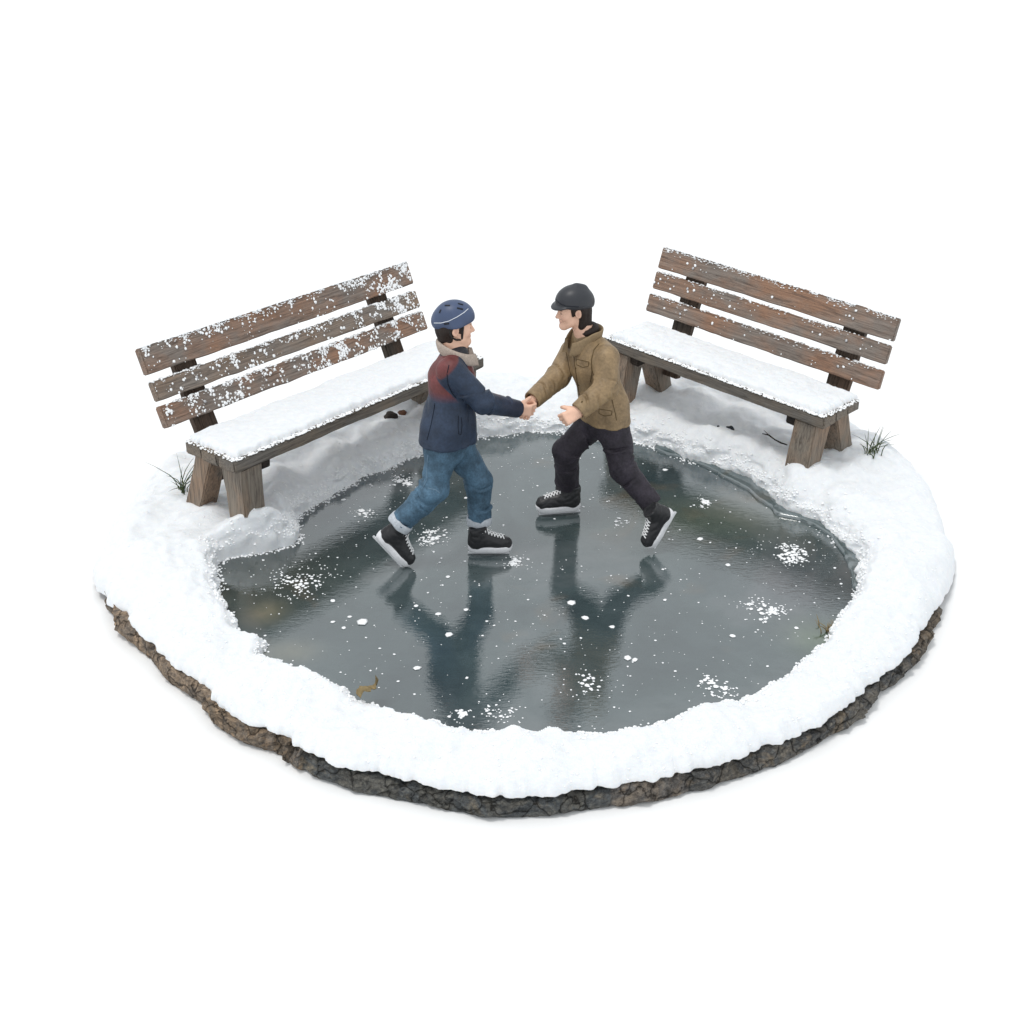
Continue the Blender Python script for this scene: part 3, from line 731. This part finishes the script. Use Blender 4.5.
def head_frame(c, yaw, pitch=0, roll=0):
    M = Matrix.Rotation(yaw, 3, 'Z')@Matrix.Rotation(pitch, 3, 'Y')@Matrix.Rotation(roll, 3, 'X'); return Vector(c), M
def add_head(g, C, M, s=1.0):
    W_ = lambda p: np.array(C+M@(Vector(p)*s)); MM = np.array(M)
    E = lambda c, r, k=.02, neg=False: g.ell(W_(c), [a*s for a in r], MM, k, neg)
    K = lambda a, b, ra, rb, k=.012, neg=False: g.cap(W_(a), W_(b), ra*s, rb*s, k, neg=neg)
    E((-.012, 0, .03), (.098, .078, .088)); E((.035, 0, -.03), (.056, .056, .075), .03)
    K((.03, .035, -.075), (.068, .012, -.098), .022, .019, .03); K((.03, -.035, -.075), (.068, -.012, -.098), .022, .019, .03)
    E((.080, 0, -.100), (.017, .020, .016), .02)
    K((.080, -.03, .018), (.080, .03, .018), .011, .011, .012)
    E((.0905, .027, -.004), (.014, .016, .010), .008, True); E((.0905, -.027, -.004), (.014, .016, .010), .008, True)
    E((.079, .027, -.004), (.011, .012, .009), .004); E((.079, -.027, -.004), (.011, .012, .009), .004)
    K((.088, 0, .006), (.108, 0, -.030), .007, .0115, .010); K((.098, -.012, -.034), (.098, .012, -.034), .0075, .0075, .006)
    E((.067, .036, -.032), (.020, .020, .022), .02); E((.067, -.036, -.032), (.020, .020, .022), .02)
    K((.091, -.016, -.058), (.091, .016, -.058), .0052, .0052, .005); K((.089, -.013, -.069), (.089, .013, -.069), .006, .006, .004)
    for sy in (-1, 1):
        E((-.008, sy*.079, -.012), (.021, .009, .031), .006); E((-.004, sy*.089, -.008), (.010, .006, .018), .003, True)
    K((-.03, 0, -.03), (-.035, 0, -.13), .05, .048, .03)
def face_paint(V, C, M, s, base, beardless=True):
    L = (np.array(V)-np.array(C))@np.array(M)/s; c = np.tile(np.array(base), (len(V), 1))
    def dab(ctr, r, col, amt):
        g_ = np.clip(1.6-1.3*np.sqrt((((L-np.array(ctr))/np.array(r))**2).sum(1)), 0, 1)[:, None]*amt; c[:] = c*(1-g_)+np.array(col)*g_
    for sy in (-1, 1):
        dab((.09, sy*.028, -.004), (.02, .012, .0055), (.03, .02, .018), .95); dab((.088, sy*.029, .019), (.02, .019, .0055), (.05, .028, .02), .85)
        dab((.075, sy*.04, -.035), (.03, .02, .02), (.62, .30, .23), .35); dab((-.004, sy*.088, -.01), (.012, .008, .02), (.42, .2, .15), .6)
    dab((.094, 0, -.063), (.02, .021, .0085), (.45, .17, .14), .85); dab((.11, 0, -.034), (.012, .013, .012), (.66, .36, .28), .35)
    return c
def add_hand(g, wrist, d, palm, s=1.0, curl=(25, 35, 25), side=1, thumb=20, spread=3):
    """d: towards the fingers, palm: palm normal; the thumb leaves on cross(palm, d)*side"""
    d = unit(d); palm = unit(palm-d*(np.array(palm)@d)); t = np.cross(palm, d)*side; w = np.array(wrist)
    Q_ = lambda x, y, z: w+(d*x+t*y+palm*z)*s
    g.cap(Q_(-.05, 0, 0), Q_(.012, 0, 0), .024*s, .023*s, .01, axis=t, scale=1.15)
    for y in (-.026, -.009, .009, .024): g.cap(Q_(.008, y*.75, 0), Q_(.078, y, 0), .0145*s, .0125*s, .010)
    g.cap(Q_(.015, .018, .008), Q_(.04, .028, .012), .016*s, .013*s, .012)
    Ln = [(.030, .022, .017), (.036, .026, .019), (.040, .028, .020), (.036, .026, .019)]
    for i, y in enumerate((-.029, -.0105, .0095, .0285)):
        p = Q_(.080, y, 0); ang = 0; yaw = R((i-1.5)*spread)
        rad = (.0085, .0098, .0102, .0098)[i]*s
        for q in range(3):
            ang += R(curl[q]*(1.12-.06*i)); f = d*math.cos(ang)*math.cos(yaw)+t*math.sin(yaw)*math.cos(ang)+palm*math.sin(ang)
            e = p+f*Ln[i][q]*s*1.05; g.cap(p, e, rad, rad*.92, .0035); p = e; rad *= .92
    a0, a1 = Q_(.028, .032, .010), None; f1 = unit(d*.72+t*.62+palm*.28); a1 = a0+f1*.038*s
    f2 = unit(d*math.cos(R(thumb))+t*.25+palm*math.sin(R(thumb)+.3)); a2 = a1+f2*.030*s
    g.cap(a0, a1, .0135*s, .0115*s, .006); g.cap(a1, a2, .0112*s, .0095*s, .003)

def fold_fn(a, b, centre, width, amp, waves, ph=0.0):
    """a handful of separate creases crossing a sleeve or leg near its joint"""
    ax = unit(np.array(b)-np.array(a)); u = unit(np.cross(ax, (0.3, .2, .9))); v = np.cross(ax, u); L = np.linalg.norm(np.array(b)-np.array(a))
    rs = np.random.RandomState(int(waves*7+ph*31)+3); cr = []
    for k in range(11):
        cr.append((centre+rs.normal()*width*.75, rs.uniform(-3.14, 3.14), rs.uniform(-.028, .028), rs.uniform(.5, 1.3), rs.uniform(.004, .008), rs.uniform(.5, 1.0)))
    def f(t, x, y, z):
        c = x*u[0]+y*u[1]+z*u[2]; s = x*v[0]+y*v[1]+z*v[2]; th_ = np.arctan2(s, c); d = 0
        for tk, ang, tilt, ext, w, am in cr:
            da = (th_-ang+np.pi) % (2*np.pi)-np.pi; q = (t-tk)*L-tilt*da-.006*np.sin(da*3+ang)
            e = np.exp(-(da/ext)**2)
            d = d+am*e*(np.exp(-(q/w)**2)-.45*np.exp(-((q-w*2.2)/(w*1.6))**2))
        return (amp*d).astype(np.float32)
    return f
def cloth_part(name, g, mat, parent, colour):
    V, Q = g.nets(); me = fast_mesh(name, V, Q); paint(me, colour(V)); o = obj(name, me, mat, parent)
    return o, BVHTree.FromPolygons([Vector(v) for v in V], [tuple(int(i) for i in q) for q in Q])
def draped(bvhs, pts, lift=.001, sub=6):
    """points on a garment's surface below a drawn line"""
    out = []
    for (x0, y0), (x1, y1) in zip(pts[:-1], pts[1:]):
        for i in range(sub):
            t = i/sub; x, y = x0+(x1-x0)*t, y0+(y1-y0)*t; d = (Vector(P(x, y, z=-5))-CAM).normalized(); best = None
            for bv in bvhs:
                h = bv.ray_cast(CAM, d)
                if h[0] and (best is None or h[3] < best[3]): best = h
            if best: out.append(best[0]+best[1]*lift*(1 if best[1].dot(d) < 0 else -1))
    return out
def seam(name, bvhs, pts, r, mat, parent, lift=.001):
    q = draped(bvhs, pts, lift); runs = [[]]
    for p in q:
        if runs[-1] and (p-runs[-1][-1]).length > .04: runs.append([])
        runs[-1].append(p)
    q = max(runs, key=len)
    if len(q) < 3: return
    mb = MB(); mb.tube(q, r, 6); return mb.build(name, mat, parent)
def collar(name, mat, parent, C, ax, pts, thick=.012):
    """standing collar: pts = (angle, radius x, height low, height high, flare)"""
    u = Vector(ax[0]).normalized(); v = Vector(ax[1]).normalized(); w = Vector(ax[2]).normalized(); V = []; n = len(pts)
    for (a, r, lo, hi, fl) in pts:
        d = u*math.cos(a)+v*math.sin(a)
        for rr, z in ((r, lo), (r+fl*.5, (lo+hi)/2), (r+fl, hi), (r+fl+thick*.9, hi-.003), (r+fl*.7+thick*1.2, (lo+hi)/2), (r+thick+fl*.9, lo)):
            V.append(Vector(C)+d*rr+w*z)
    F = [(i*6+j, (i+1)*6+j, (i+1)*6+(j+1) % 6, i*6+(j+1) % 6) for i in range(n-1) for j in range(6)]+[tuple(range(6))[::-1], tuple(range((n-1)*6, n*6))]
    mb = MB(); mb.add(V, F); o = mb.build(name, mat, parent)
    md = o.modifiers.new('s', 'SUBSURF'); md.levels = md.render_levels = 2; return o

SK = (.78, .49, .36)
# ===== the skater in the blue jacket
yawA = R(14)
A_ = dict(neck=J(455,351,-.75), chest=J(452,378,-.76), waist=J(449,418,-.77), pelv=J(448,444,-.775),
  rs=J(451,371,-.885), re=J(483,402,-.87), rw=J(517,409,-.69), ls=J(459,370,-.63), le=J(450,398,-.62), lw=J(452,420,-.64),
  rh=J(441,446,-.84), rk=J(435,489,-.87), ra=J(400,523,-.89), lh=J(458,446,-.71), lk=J(479,480,-.70), la=J(479,520,-.70))
HA = P(455, 325, Y=-.75)
manA = empty('person', P(470, 553, Z_ICE)); baseA = manA.location.copy()
tag(manA, 'skater in a navy jacket with red shoulders, blue jeans and blue helmet, shaking hands', 'person', 'the two skaters')
def local_parent(o, root):
    o.parent = root; o.matrix_parent_inverse = Matrix.Translation(-root.location); return o
class Rooted:      # children are modelled in world coordinates
    pass
gripY = None
def build_body(root, name, j, HC, HM, hs, handR, handL, yaw, glove=None):
    pts = [v for v in j.values()]+[np.array(HC)]
    g = sgrid(*pts, np.array(handR[0])+unit(handR[1])*.2, np.array(handL[0])+unit(handL[1])*.2, pad=.15, h=.0042)
    add_head(g, HC, HM, hs)
    lat = (math.sin(yaw), -math.cos(yaw), 0)
    g.cap(j['neck'], np.array(HC)+np.array(HM@Vector((-.035, 0, -.06)))*hs, .044, .043, .02)
    g.cap(j['chest'], j['waist'], .085, .08, .04, axis=lat, scale=1.3); g.cap(j['waist'], j['pelv'], .08, .085, .04, axis=lat, scale=1.2)
    g.cap(j['neck'], j['chest'], .055, .08, .04)
    for p in 'rl':
        g.cap(j[p+'s'], j[p+'e'], .042, .036, .03); g.cap(j[p+'e'], j[p+'w'], .035, .024, .02)
        g.cap(j['chest'], j[p+'s'], .06, .042, .03)
        g.cap(j[p+'h'], j[p+'k'], .062, .045, .04); g.cap(j[p+'k'], j[p+'a'], .045, .030, .02)
        g.cap(j['pelv'], j[p+'h'], .07, .06, .03)
    add_hand(g, *handR); add_hand(g, *handL)
    V, Q = g.nets(); me = fast_mesh(name, V, Q); cc = face_paint(V, HC, HM, hs, SK)
    if glove is not None: cc[np.linalg.norm(V-np.array(glove), axis=1) < .2*.85] = (.20, .085, .075)
    paint(me, cc)
    return obj(name, me, M_skin, root)

HMA = head_frame(HA, yawA-R(4), R(4))[1]
GRIP = J(527, 410, -.625)
dA = unit(GRIP-A_['rw']); palmA = unit((-.25, 1, .0))
b1 = build_body(manA, 'body', A_, HA, HMA, .88, (J(517, 409.5, -.66), (.96, .2, -.16), (-.15, 1, 0), .92, (38, 62, 50), -1, 30), (A_['lw'], unit(A_['lw']-A_['le']), (-.2, -1, 0), .85, (35, 45, 30), -1, 20), yawA)

def lat_of(yaw): return np.array((math.sin(yaw), -math.cos(yaw), 0))
def fwd_of(yaw): return np.array((math.cos(yaw), math.sin(yaw), 0))
# jacket
def jacket(j, yaw, hem, hemn, spec, thigh=.108):
    lat, fw = lat_of(yaw), fwd_of(yaw); g = sgrid(j['neck'], j['chest'], j['waist'], j['pelv'], j['rs'], j['re'], j['rw'], j['ls'], j['le'], j['lw'], hem, pad=.22, h=.0048)
    tr = spec
    g.cap(j['chest'], j['waist'], tr[0], tr[1], .04, axis=lat, scale=tr[4]); g.cap(j['waist'], np.array(hem)+np.array((0, 0, -.06)), tr[1], tr[2], .05, axis=lat, scale=tr[4]*.95)
    g.cap(np.array(j['neck'])+np.array((0, 0, -.02)), j['chest'], tr[3], tr[0], .05, axis=lat, scale=1.15)
    for p in 'rl':
        g.cap(j['neck']*.35+j['chest']*.25+j[p+'s']*.4, j[p+'s'], .07, .068, .04)
    for p in 'rl':
        hp = np.array(j[p+'h']); g.cap(hp+np.array((0, 0, .09)), hp+unit(j[p+'k']-hp)*.06, thigh-.012, thigh+.004, .05)
    g.plane(hem, hemn, .40, .008)
    g.ruffle(.010, 21, 4, (1, 1, .5))
    for p in 'rl':
        a, b, c = j[p+'s'], j[p+'e'], j[p+'w']
        g2 = Grid(g.lo, g.lo+(g.n-1)*g.h, g.h); g2.n = g.n; g2.ax = g.ax; g2.F = np.full(tuple(g.n), .2, np.float32)
        g2.cap(a, b, .071, tr[5], .025, fold=fold_fn(a, b, 1.0, .35, .019, 62)); e = c+unit(c-b)*.03
        g2.cap(b, e, tr[5], tr[6], .02, fold=fold_fn(b, e, .05, .5, .018, 55, 1)); g2.plane(c+unit(c-b)*.006, c-b, .09, .005)
        g.put((slice(None),)*3, g2.F, .012)
    # hollow the sleeve ends a little
    for p in 'rl':
        c, b = j[p+'w'], j[p+'e']; g.cap(c-unit(c-b)*.004, c+unit(c-b)*.06, tr[6]-.012, tr[6]-.012, .004, neg=True)
    return g
hemA = J(447, 439, -.775); hnA = (-.07, .02, -1)
gA = jacket(A_, yawA, hemA, hnA, (.114, .122, .152, .070, 1.10, .060, .046))
navy = np.array((.022, .036, .066)); red = np.array((.135, .036, .036))
def colA(V):
    z1, z0 = A_['chest'][2]-.03, A_['chest'][2]-.09
    w = np.clip((V[:, 2]-z0)/(z1-z0), 0, 1)
    # the near sleeve starts navy at the shoulder seam
    d = np.linalg.norm(np.cross(V-A_['rs'], unit(A_['re']-A_['rs'])), axis=1); t = (V-A_['rs'])@unit(A_['re']-A_['rs'])
    w = w*np.where((V[:, 1] < -.83) & (d < .088), np.clip((-.012-t)/.012, 0, 1), 1)
    d2 = np.linalg.norm(np.cross(V-A_['ls'], unit(A_['le']-A_['ls'])), axis=1); 
    c = navy*(1-w[:, None])+red*w[:, None]
    c[(np.linalg.norm(V-(A_['neck']+np.array((0, 0, .02))), axis=1) < .088) & (V[:, 2] > A_['neck'][2]-.03)] = (.02, .02, .026)
    dw = (V-A_['re'])@unit(A_['rw']-A_['re']); k = np.clip(dw/.18, 0, 1)*(np.linalg.norm(V-A_['rw'], axis=1) < .2)
    return c*(1-.3*k[:, None])+np.array((.014, .010, .018))*k[:, None]*.5
jA, jA_bvh = cloth_part('jacket', gA, M_cloth, manA, colA)
# jeans
def trousers(j, yaw, rad, cuts, seed):
    lat = lat_of(yaw); g = sgrid(j['pelv'], j['rh'], j['rk'], j['ra'], j['lh'], j['lk'], j['la'], pad=.15, h=.0048)
    g.cap(np.array(j['pelv'])+np.array((0, 0, .06)), j['pelv'], .10, .105, .04, axis=lat, scale=1.1)
    for p in 'rl':
        a, b, c = j[p+'h'], j[p+'k'], j[p+'a']; e = c+unit(c-b)*.03
        g.cap(j['pelv'], a, rad[0], rad[0], .04)
        g.cap(a, b, rad[0], rad[1], .03, fold=fold_fn(a, b, .95, .4, .020, 50, seed)); g.cap(b, e, rad[1], rad[2], .03, fold=fold_fn(b, e, .1, .5, .020, 55, seed+2))
        g.plane(c+unit(c-b)*.0, c-b, .11, .005)
        g.cap(e-unit(c-b)*.03, e+unit(c-b)*.05, rad[2]-.012, rad[2]-.012, .004, neg=True)
    g.ruffle(.0085, 24, seed, (1, 1, .6)); return g
denim = np.array((.065, .125, .185))
gT = trousers(A_, yawA, (.085, .070, .063), None, 3)
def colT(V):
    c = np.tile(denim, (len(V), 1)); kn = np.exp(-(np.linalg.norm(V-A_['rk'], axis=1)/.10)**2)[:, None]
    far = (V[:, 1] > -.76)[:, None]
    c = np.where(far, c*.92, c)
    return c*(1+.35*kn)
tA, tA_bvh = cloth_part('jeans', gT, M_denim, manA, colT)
M_ltseam = flat('pale_stitching', (.16, .24, .32), .7, .2, .2)
seam('side_seam', [tA_bvh], [(428, 455), (427, 468), (427, 480), (423, 488)], .0022, M_ltseam, tA)
seam('crease', [tA_bvh], [(428, 488), (436, 490), (441, 494)], .0025, M_ltseam, tA, -.0012)
for p in 'rl':
    c, b = A_[p+'a'], A_[p+'k']; d = unit(c-b); lathe_cuff(c-d*.024, d, .066, .066, .043, 'cuff', M_cuff, tA)
MsA = []
t_, h_ = P(511, 549.5, Z_ICE+.026), P(466, 549.5, Z_ICE+.026); skate(manA, t_, h_, (0, 0, 1), (t_-h_).length/.255)
t_, h_ = P(406, 566, Y=-.90), P(375, 533, Y=-.88); skate(manA, t_, h_, (.7, 0, .6), (t_-h_).length/.25)

# ===== the skater in the tan jacket
yawB = R(180+22)
B_ = dict(neck=J(586,336,-.41), chest=J(594,364,-.43), waist=J(602,398,-.44), pelv=J(604,420,-.43),
  rs=J(573,352,-.29), re=J(558,377,-.40), rw=J(532.5,400,-.57), ls=J(606,358,-.57), le=J(606,388,-.66), lw=J(579,411,-.74),
  rh=J(592,424,-.36), rk=J(566,450,-.38), ra=J(568,490,-.23), lh=J(612,424,-.50), lk=J(623,469,-.57), la=J(652,504,-.64))
HB = P(573, 308.5, Y=-.42)
manB = empty('person', P(610, 530, Z_ICE))
tag(manB, 'skater in a tan jacket, dark trousers and dark grey peaked helmet, shaking hands', 'person', 'the two skaters')
HMB = head_frame(HB, yawB-R(6), R(8))[1]
dB = unit(np.array(GRIP)-B_['rw']+np.array((-.0, 0, -.015))); palmB = unit((.2, -1, 0))
b2 = build_body(manB, 'body', B_, HB, HMB, .86, (B_['rw'], unit(J(519.5, 417, -.60)-B_['rw']), (.25, -1, .1), .92, (30, 55, 45), -1, 30), (B_['lw'], unit(J(562,421,-.77)-B_['lw']), (.1, .9, -.35), 1.0, (62, 85, 50), 1, 75), yawB)
hemB = J(605, 417.5, -.43); hnB = (.05, .02, -1)
gB = jacket(B_, yawB, hemB, hnB, (.118, .116, .128, .068, 1.15, .064, .050), .100)
tan = np.array((.26, .180, .098))
def colB(V):
    c = np.tile(tan, (len(V), 1)); return c
jB, jB_bvh = cloth_part('jacket', gB, M_cloth, manB, colB)
gU = trousers(B_, yawB, (.087, .072, .062), None, 9)
tB, tB_bvh = cloth_part('trousers', gU, M_denim, manB, lambda V: np.tile(np.array((.030, .025, .034)), (len(V), 1)))
M_dkcuff = flat('dark_cuff', (.03, .03, .032), .7, .2)
c, b = B_['ra'], B_['rk']; d = unit(c-b); lathe_cuff(c-d*.02, d, .070, .070, .03, 'cuff', M_dkcuff, tB)
t_, h_ = P(537, 511, Z_ICE+.026), P(582, 507.5, Z_ICE+.026); skate(manB, t_, h_, (0, 0, 1), (t_-h_).length/.255)
t_, h_ = P(651, 548, Y=-.74), P(674, 509, Y=-.66); skate(manB, t_, h_, (-.75, -.3, .5), (t_-h_).length/.25)

# helmets, straps, hair
def in_head(C, M, s): return lambda p: C+M@(Vector(p)*s)
def helmet(root, C, M, s, kind):
    h = in_head(C, M, s); Mn = np.array(M); g = sgrid(C, pad=.2, h=.0034)
    w = lambda p: np.array(h(p))
    if kind == 'skate':
        g.ell(w((-.005, 0, .052)), [.118*s, .098*s, .098*s], Mn, .01); g.cap(w((-.085, 0, .02)), w((-.07, 0, .0)), .052*s, .05*s, .04)
        g.cap(w((-.0, -.07, .015)), w((-.0, .07, .015)), .035*s, .035*s, .03)
        g.plane(w((.0, 0, .012)), np.array(M@Vector((.26, 0, -1))), .3, .008)
    else:
        g.ell(w((-.012, 0, .055)), [.118*s, .100*s, .094*s], Mn, .01); g.cap(w((-.08, 0, .02)), w((-.07, 0, .0)), .055*s, .05*s, .04)
        g.cap(w((-.04, 0, .138)), w((-.085, 0, .118)), .013*s, .013*s, .03)
        g.plane(w((.0, 0, .018)), np.array(M@Vector((.22, 0, -1))), .3, .008)
        # peak
        g2 = Grid(g.lo, g.lo+(g.n-1)*g.h, g.h); g2.n = g.n; g2.ax = g.ax; g2.F = np.full(tuple(g.n), .2, np.float32)
        g2.ell(w((.050, 0, .046)), [.088*s, .088*s, .016*s], np.array(M@Matrix.Rotation(.16, 3, 'Y')), .01)
        g.put((slice(None),)*3, g2.F, .006)
    g.ell(w((-.012, 0, .0)), [.090*s, .074*s, .08*s], Mn, .006, neg=True)
    col = (.055, .08, .15) if kind == 'skate' else (.030, .032, .038)
    V, Q = g.nets(); me = fast_mesh('helmet', V, Q); paint(me, np.tile(col, (len(V), 1))); o = obj('helmet', me, M_helm, root)
    return o, BVHTree.FromPolygons([Vector(v) for v in V], [tuple(int(i) for i in q) for q in Q]), h
hA, hA_bvh, inA = helmet(manA, HA, HMA, .88, 'skate')
seam('stripe', [hA_bvh], [(434, 323), (441, 323), (449, 321), (457, 317), (464, 312.5), (469, 308)], .0017, M_stripe, hA, .0005)
for k, (x0, y0, x1, y1) in enumerate([(445,305.5,451,305.5),(457,308,464,309.5),(444,324,450,323.5),(458,303.5,464,305),(439.5,313,441,309)]):
    seam('vent', [hA_bvh], [(x0, y0), (x1, y1)], .006, M_vent, hA, -.002)
hB, hB_bvh, inB = helmet(manB, HB, HMB, .86, 'cap')
seam('peak_seam', [hB_bvh], [(554, 297), (557, 301), (561, 304), (566, 306), (573, 306.5), (580, 307)], .003, M_vent, hB, .0)
def straps(root, h, mat, name='chin_strap'):
    mb = MB()
    for sy in (-1, 1):
        mb.tube([h((.035, sy*.075, .02)), h((.035, sy*.067, -.02)), h((.035, sy*.058, -.06)), h((.035, sy*.04, -.093)), h((.04, sy*.015, -.112)), h((.04, 0, -.114))], .0062, 6)
        mb.tube([h((-.045, sy*.078, .005)), h((-.03, sy*.080, -.045)), h((.0, sy*.072, -.065)), h((.034, sy*.054, -.07))], .0055, 6)
    return mb.build(name, mat, root)
straps(hA, inA, M_black)
def hair(root, C, M, s, low=-.05):
    h = in_head(C, M, s); g = sgrid(C, pad=.2, h=.004); w = lambda p: np.array(h(p))
    g.ell(w((-.03, 0, .015)), [.088*s, .083*s, .085*s], np.array(M), .01); g.cap(w((-.07, -.02, -.02)), w((-.065, -.02, low)), .042*s, .03*s, .02); g.cap(w((-.07, .02, -.02)), w((-.065, .02, low)), .042*s, .03*s, .02); g.cap(w((-.06, 0, -.03)), w((-.045, 0, low)), .045*s, .04*s, .02)
    for sy in (-1, 1): g.cap(w((-.05, sy*.045, -.02)), w((-.028, sy*.042, low)), .032*s, .020*s, .02)
    for sy in (-1, 1): g.cap(w((.022, sy*.068, .02)), w((.026, sy*.066, -.022)), .014*s, .008*s, .006)
    if low < -.1: g.cap(w((-.055, 0, -.04)), w((-.048, 0, -.14)), .052*s, .052*s, .02)
    for sy in (-1, 1): g.ell(w((-.004, sy*.092, -.014)), [.024*s, .03*s, .034*s], np.array(M), .004, neg=True)
    g.ruffle(.004, 60, 2, (1, 1, .3)); V, Q = g.nets(); o = obj('hair', fast_mesh('hair', V, Q), M_hair, root); return o
hair(manA, HA, HMA, .88, -.075); hair(manB, HB, HMB, .86, -.105)

# collars, pockets, seams
nk = Vector(A_['neck']); fA, lA = Vector(fwd_of(yawA)), Vector(lat_of(yawA))
cp_ = [(a, .064+.012*math.cos(a), -.06-.035*math.cos(a), .016-.040*math.cos(a), .014) for a in np.linspace(R(25), R(335), 26)]
collar('collar', M_fleece, manA, nk+Vector((-.004, 0, .016)), (fA, lA, Vector((-.22, 0, 1)).normalized()), cp_, .022)
seam('side_seam', [jA_bvh], [(427, 440), (431, 425), (434, 410), (435, 402)], .0016, M_dkseam, jA)
seam('pocket', [jA_bvh], [(458.5, 416), (458, 426), (458.5, 434), (461, 434.5), (462, 425), (461, 416)], .0016, M_dkseam, jA)
seam('armhole_seam', [jA_bvh], [(449, 365), (447, 374), (448, 384), (452, 393), (457, 399)], .0022, M_dkseam, jA)
# glove on the far hand
nk = Vector(B_['neck']); fB, lB = Vector(fwd_of(yawB)), Vector(lat_of(yawB))
cp_ = [(a, .066+.012*math.cos(a), -.05-.05*max(0, math.cos(a)), .055-.075*max(0, math.cos(a))**1.5, .02) for a in np.linspace(R(24), R(336), 26)]
M_tan = flat('tan_collar', (.27, .195, .115), .7, .2, .25, 80)
collar('collar', M_tan, manB, nk, (fB, lB, Vector((.2, 0, 1)).normalized()), cp_, .014)
M_scarf = M_hair
mb = MB(); 
for k in range(1): mb.tube([nk+fB*(.040*math.cos(a)-.008)+lB*(.046*math.sin(a))+Vector((0, 0, .036-.012*math.cos(a))) for a in np.linspace(0, 2*math.pi, 20)], .023, 8)
mb.build('scarf', M_scarf, manB)
seam('placket', [jB_bvh], [(573, 346), (574.5, 362), (577, 380), (580, 398), (583, 412)], .0028, M_seam, jB)
seam('placket_edge', [jB_bvh], [(565, 345), (567, 358), (571, 376), (575, 392), (577, 400)], .002, M_seam, jB)
seam('chest_pocket', [jB_bvh], [(576, 359), (589, 362), (588.5, 366), (583, 367.5), (576.5, 364.5), (576, 359)], .0018, M_seam, jB)
seam('armhole_seam', [jB_bvh], [(599, 344), (594, 350), (591.5, 360), (592, 372), (590, 384)], .0025, M_seam, jB)
seam('side_seam', [jB_bvh], [(612, 400), (615, 412), (617, 422)], .002, M_seam, jB)
seam('hip_pocket', [jB_bvh], [(599, 409), (612, 411), (611.5, 415), (605, 416), (599, 413.5), (599, 409)], .002, M_seam, jB)
for x, y in [(574, 352), (576, 368), (579, 385), (582, 402)]:
    q = draped([jB_bvh], [(x, y), (x+.1, y)], .001, 1)
    if q:
        mb = MB(); mb.blob(q[0], .006, .5, 1, Matrix.Rotation(R(80), 3, 'X')@Matrix.Rotation(0, 3, 'Z')); mb.build('button', M_seam, jB)

# move every figure's children under the root without shifting them
for root in (manA, manB):
    inv = Matrix.Translation(-root.location)
    for ch in [o for o in COL.objects if o.parent is root]: ch.matrix_basis = inv@ch.matrix_basis
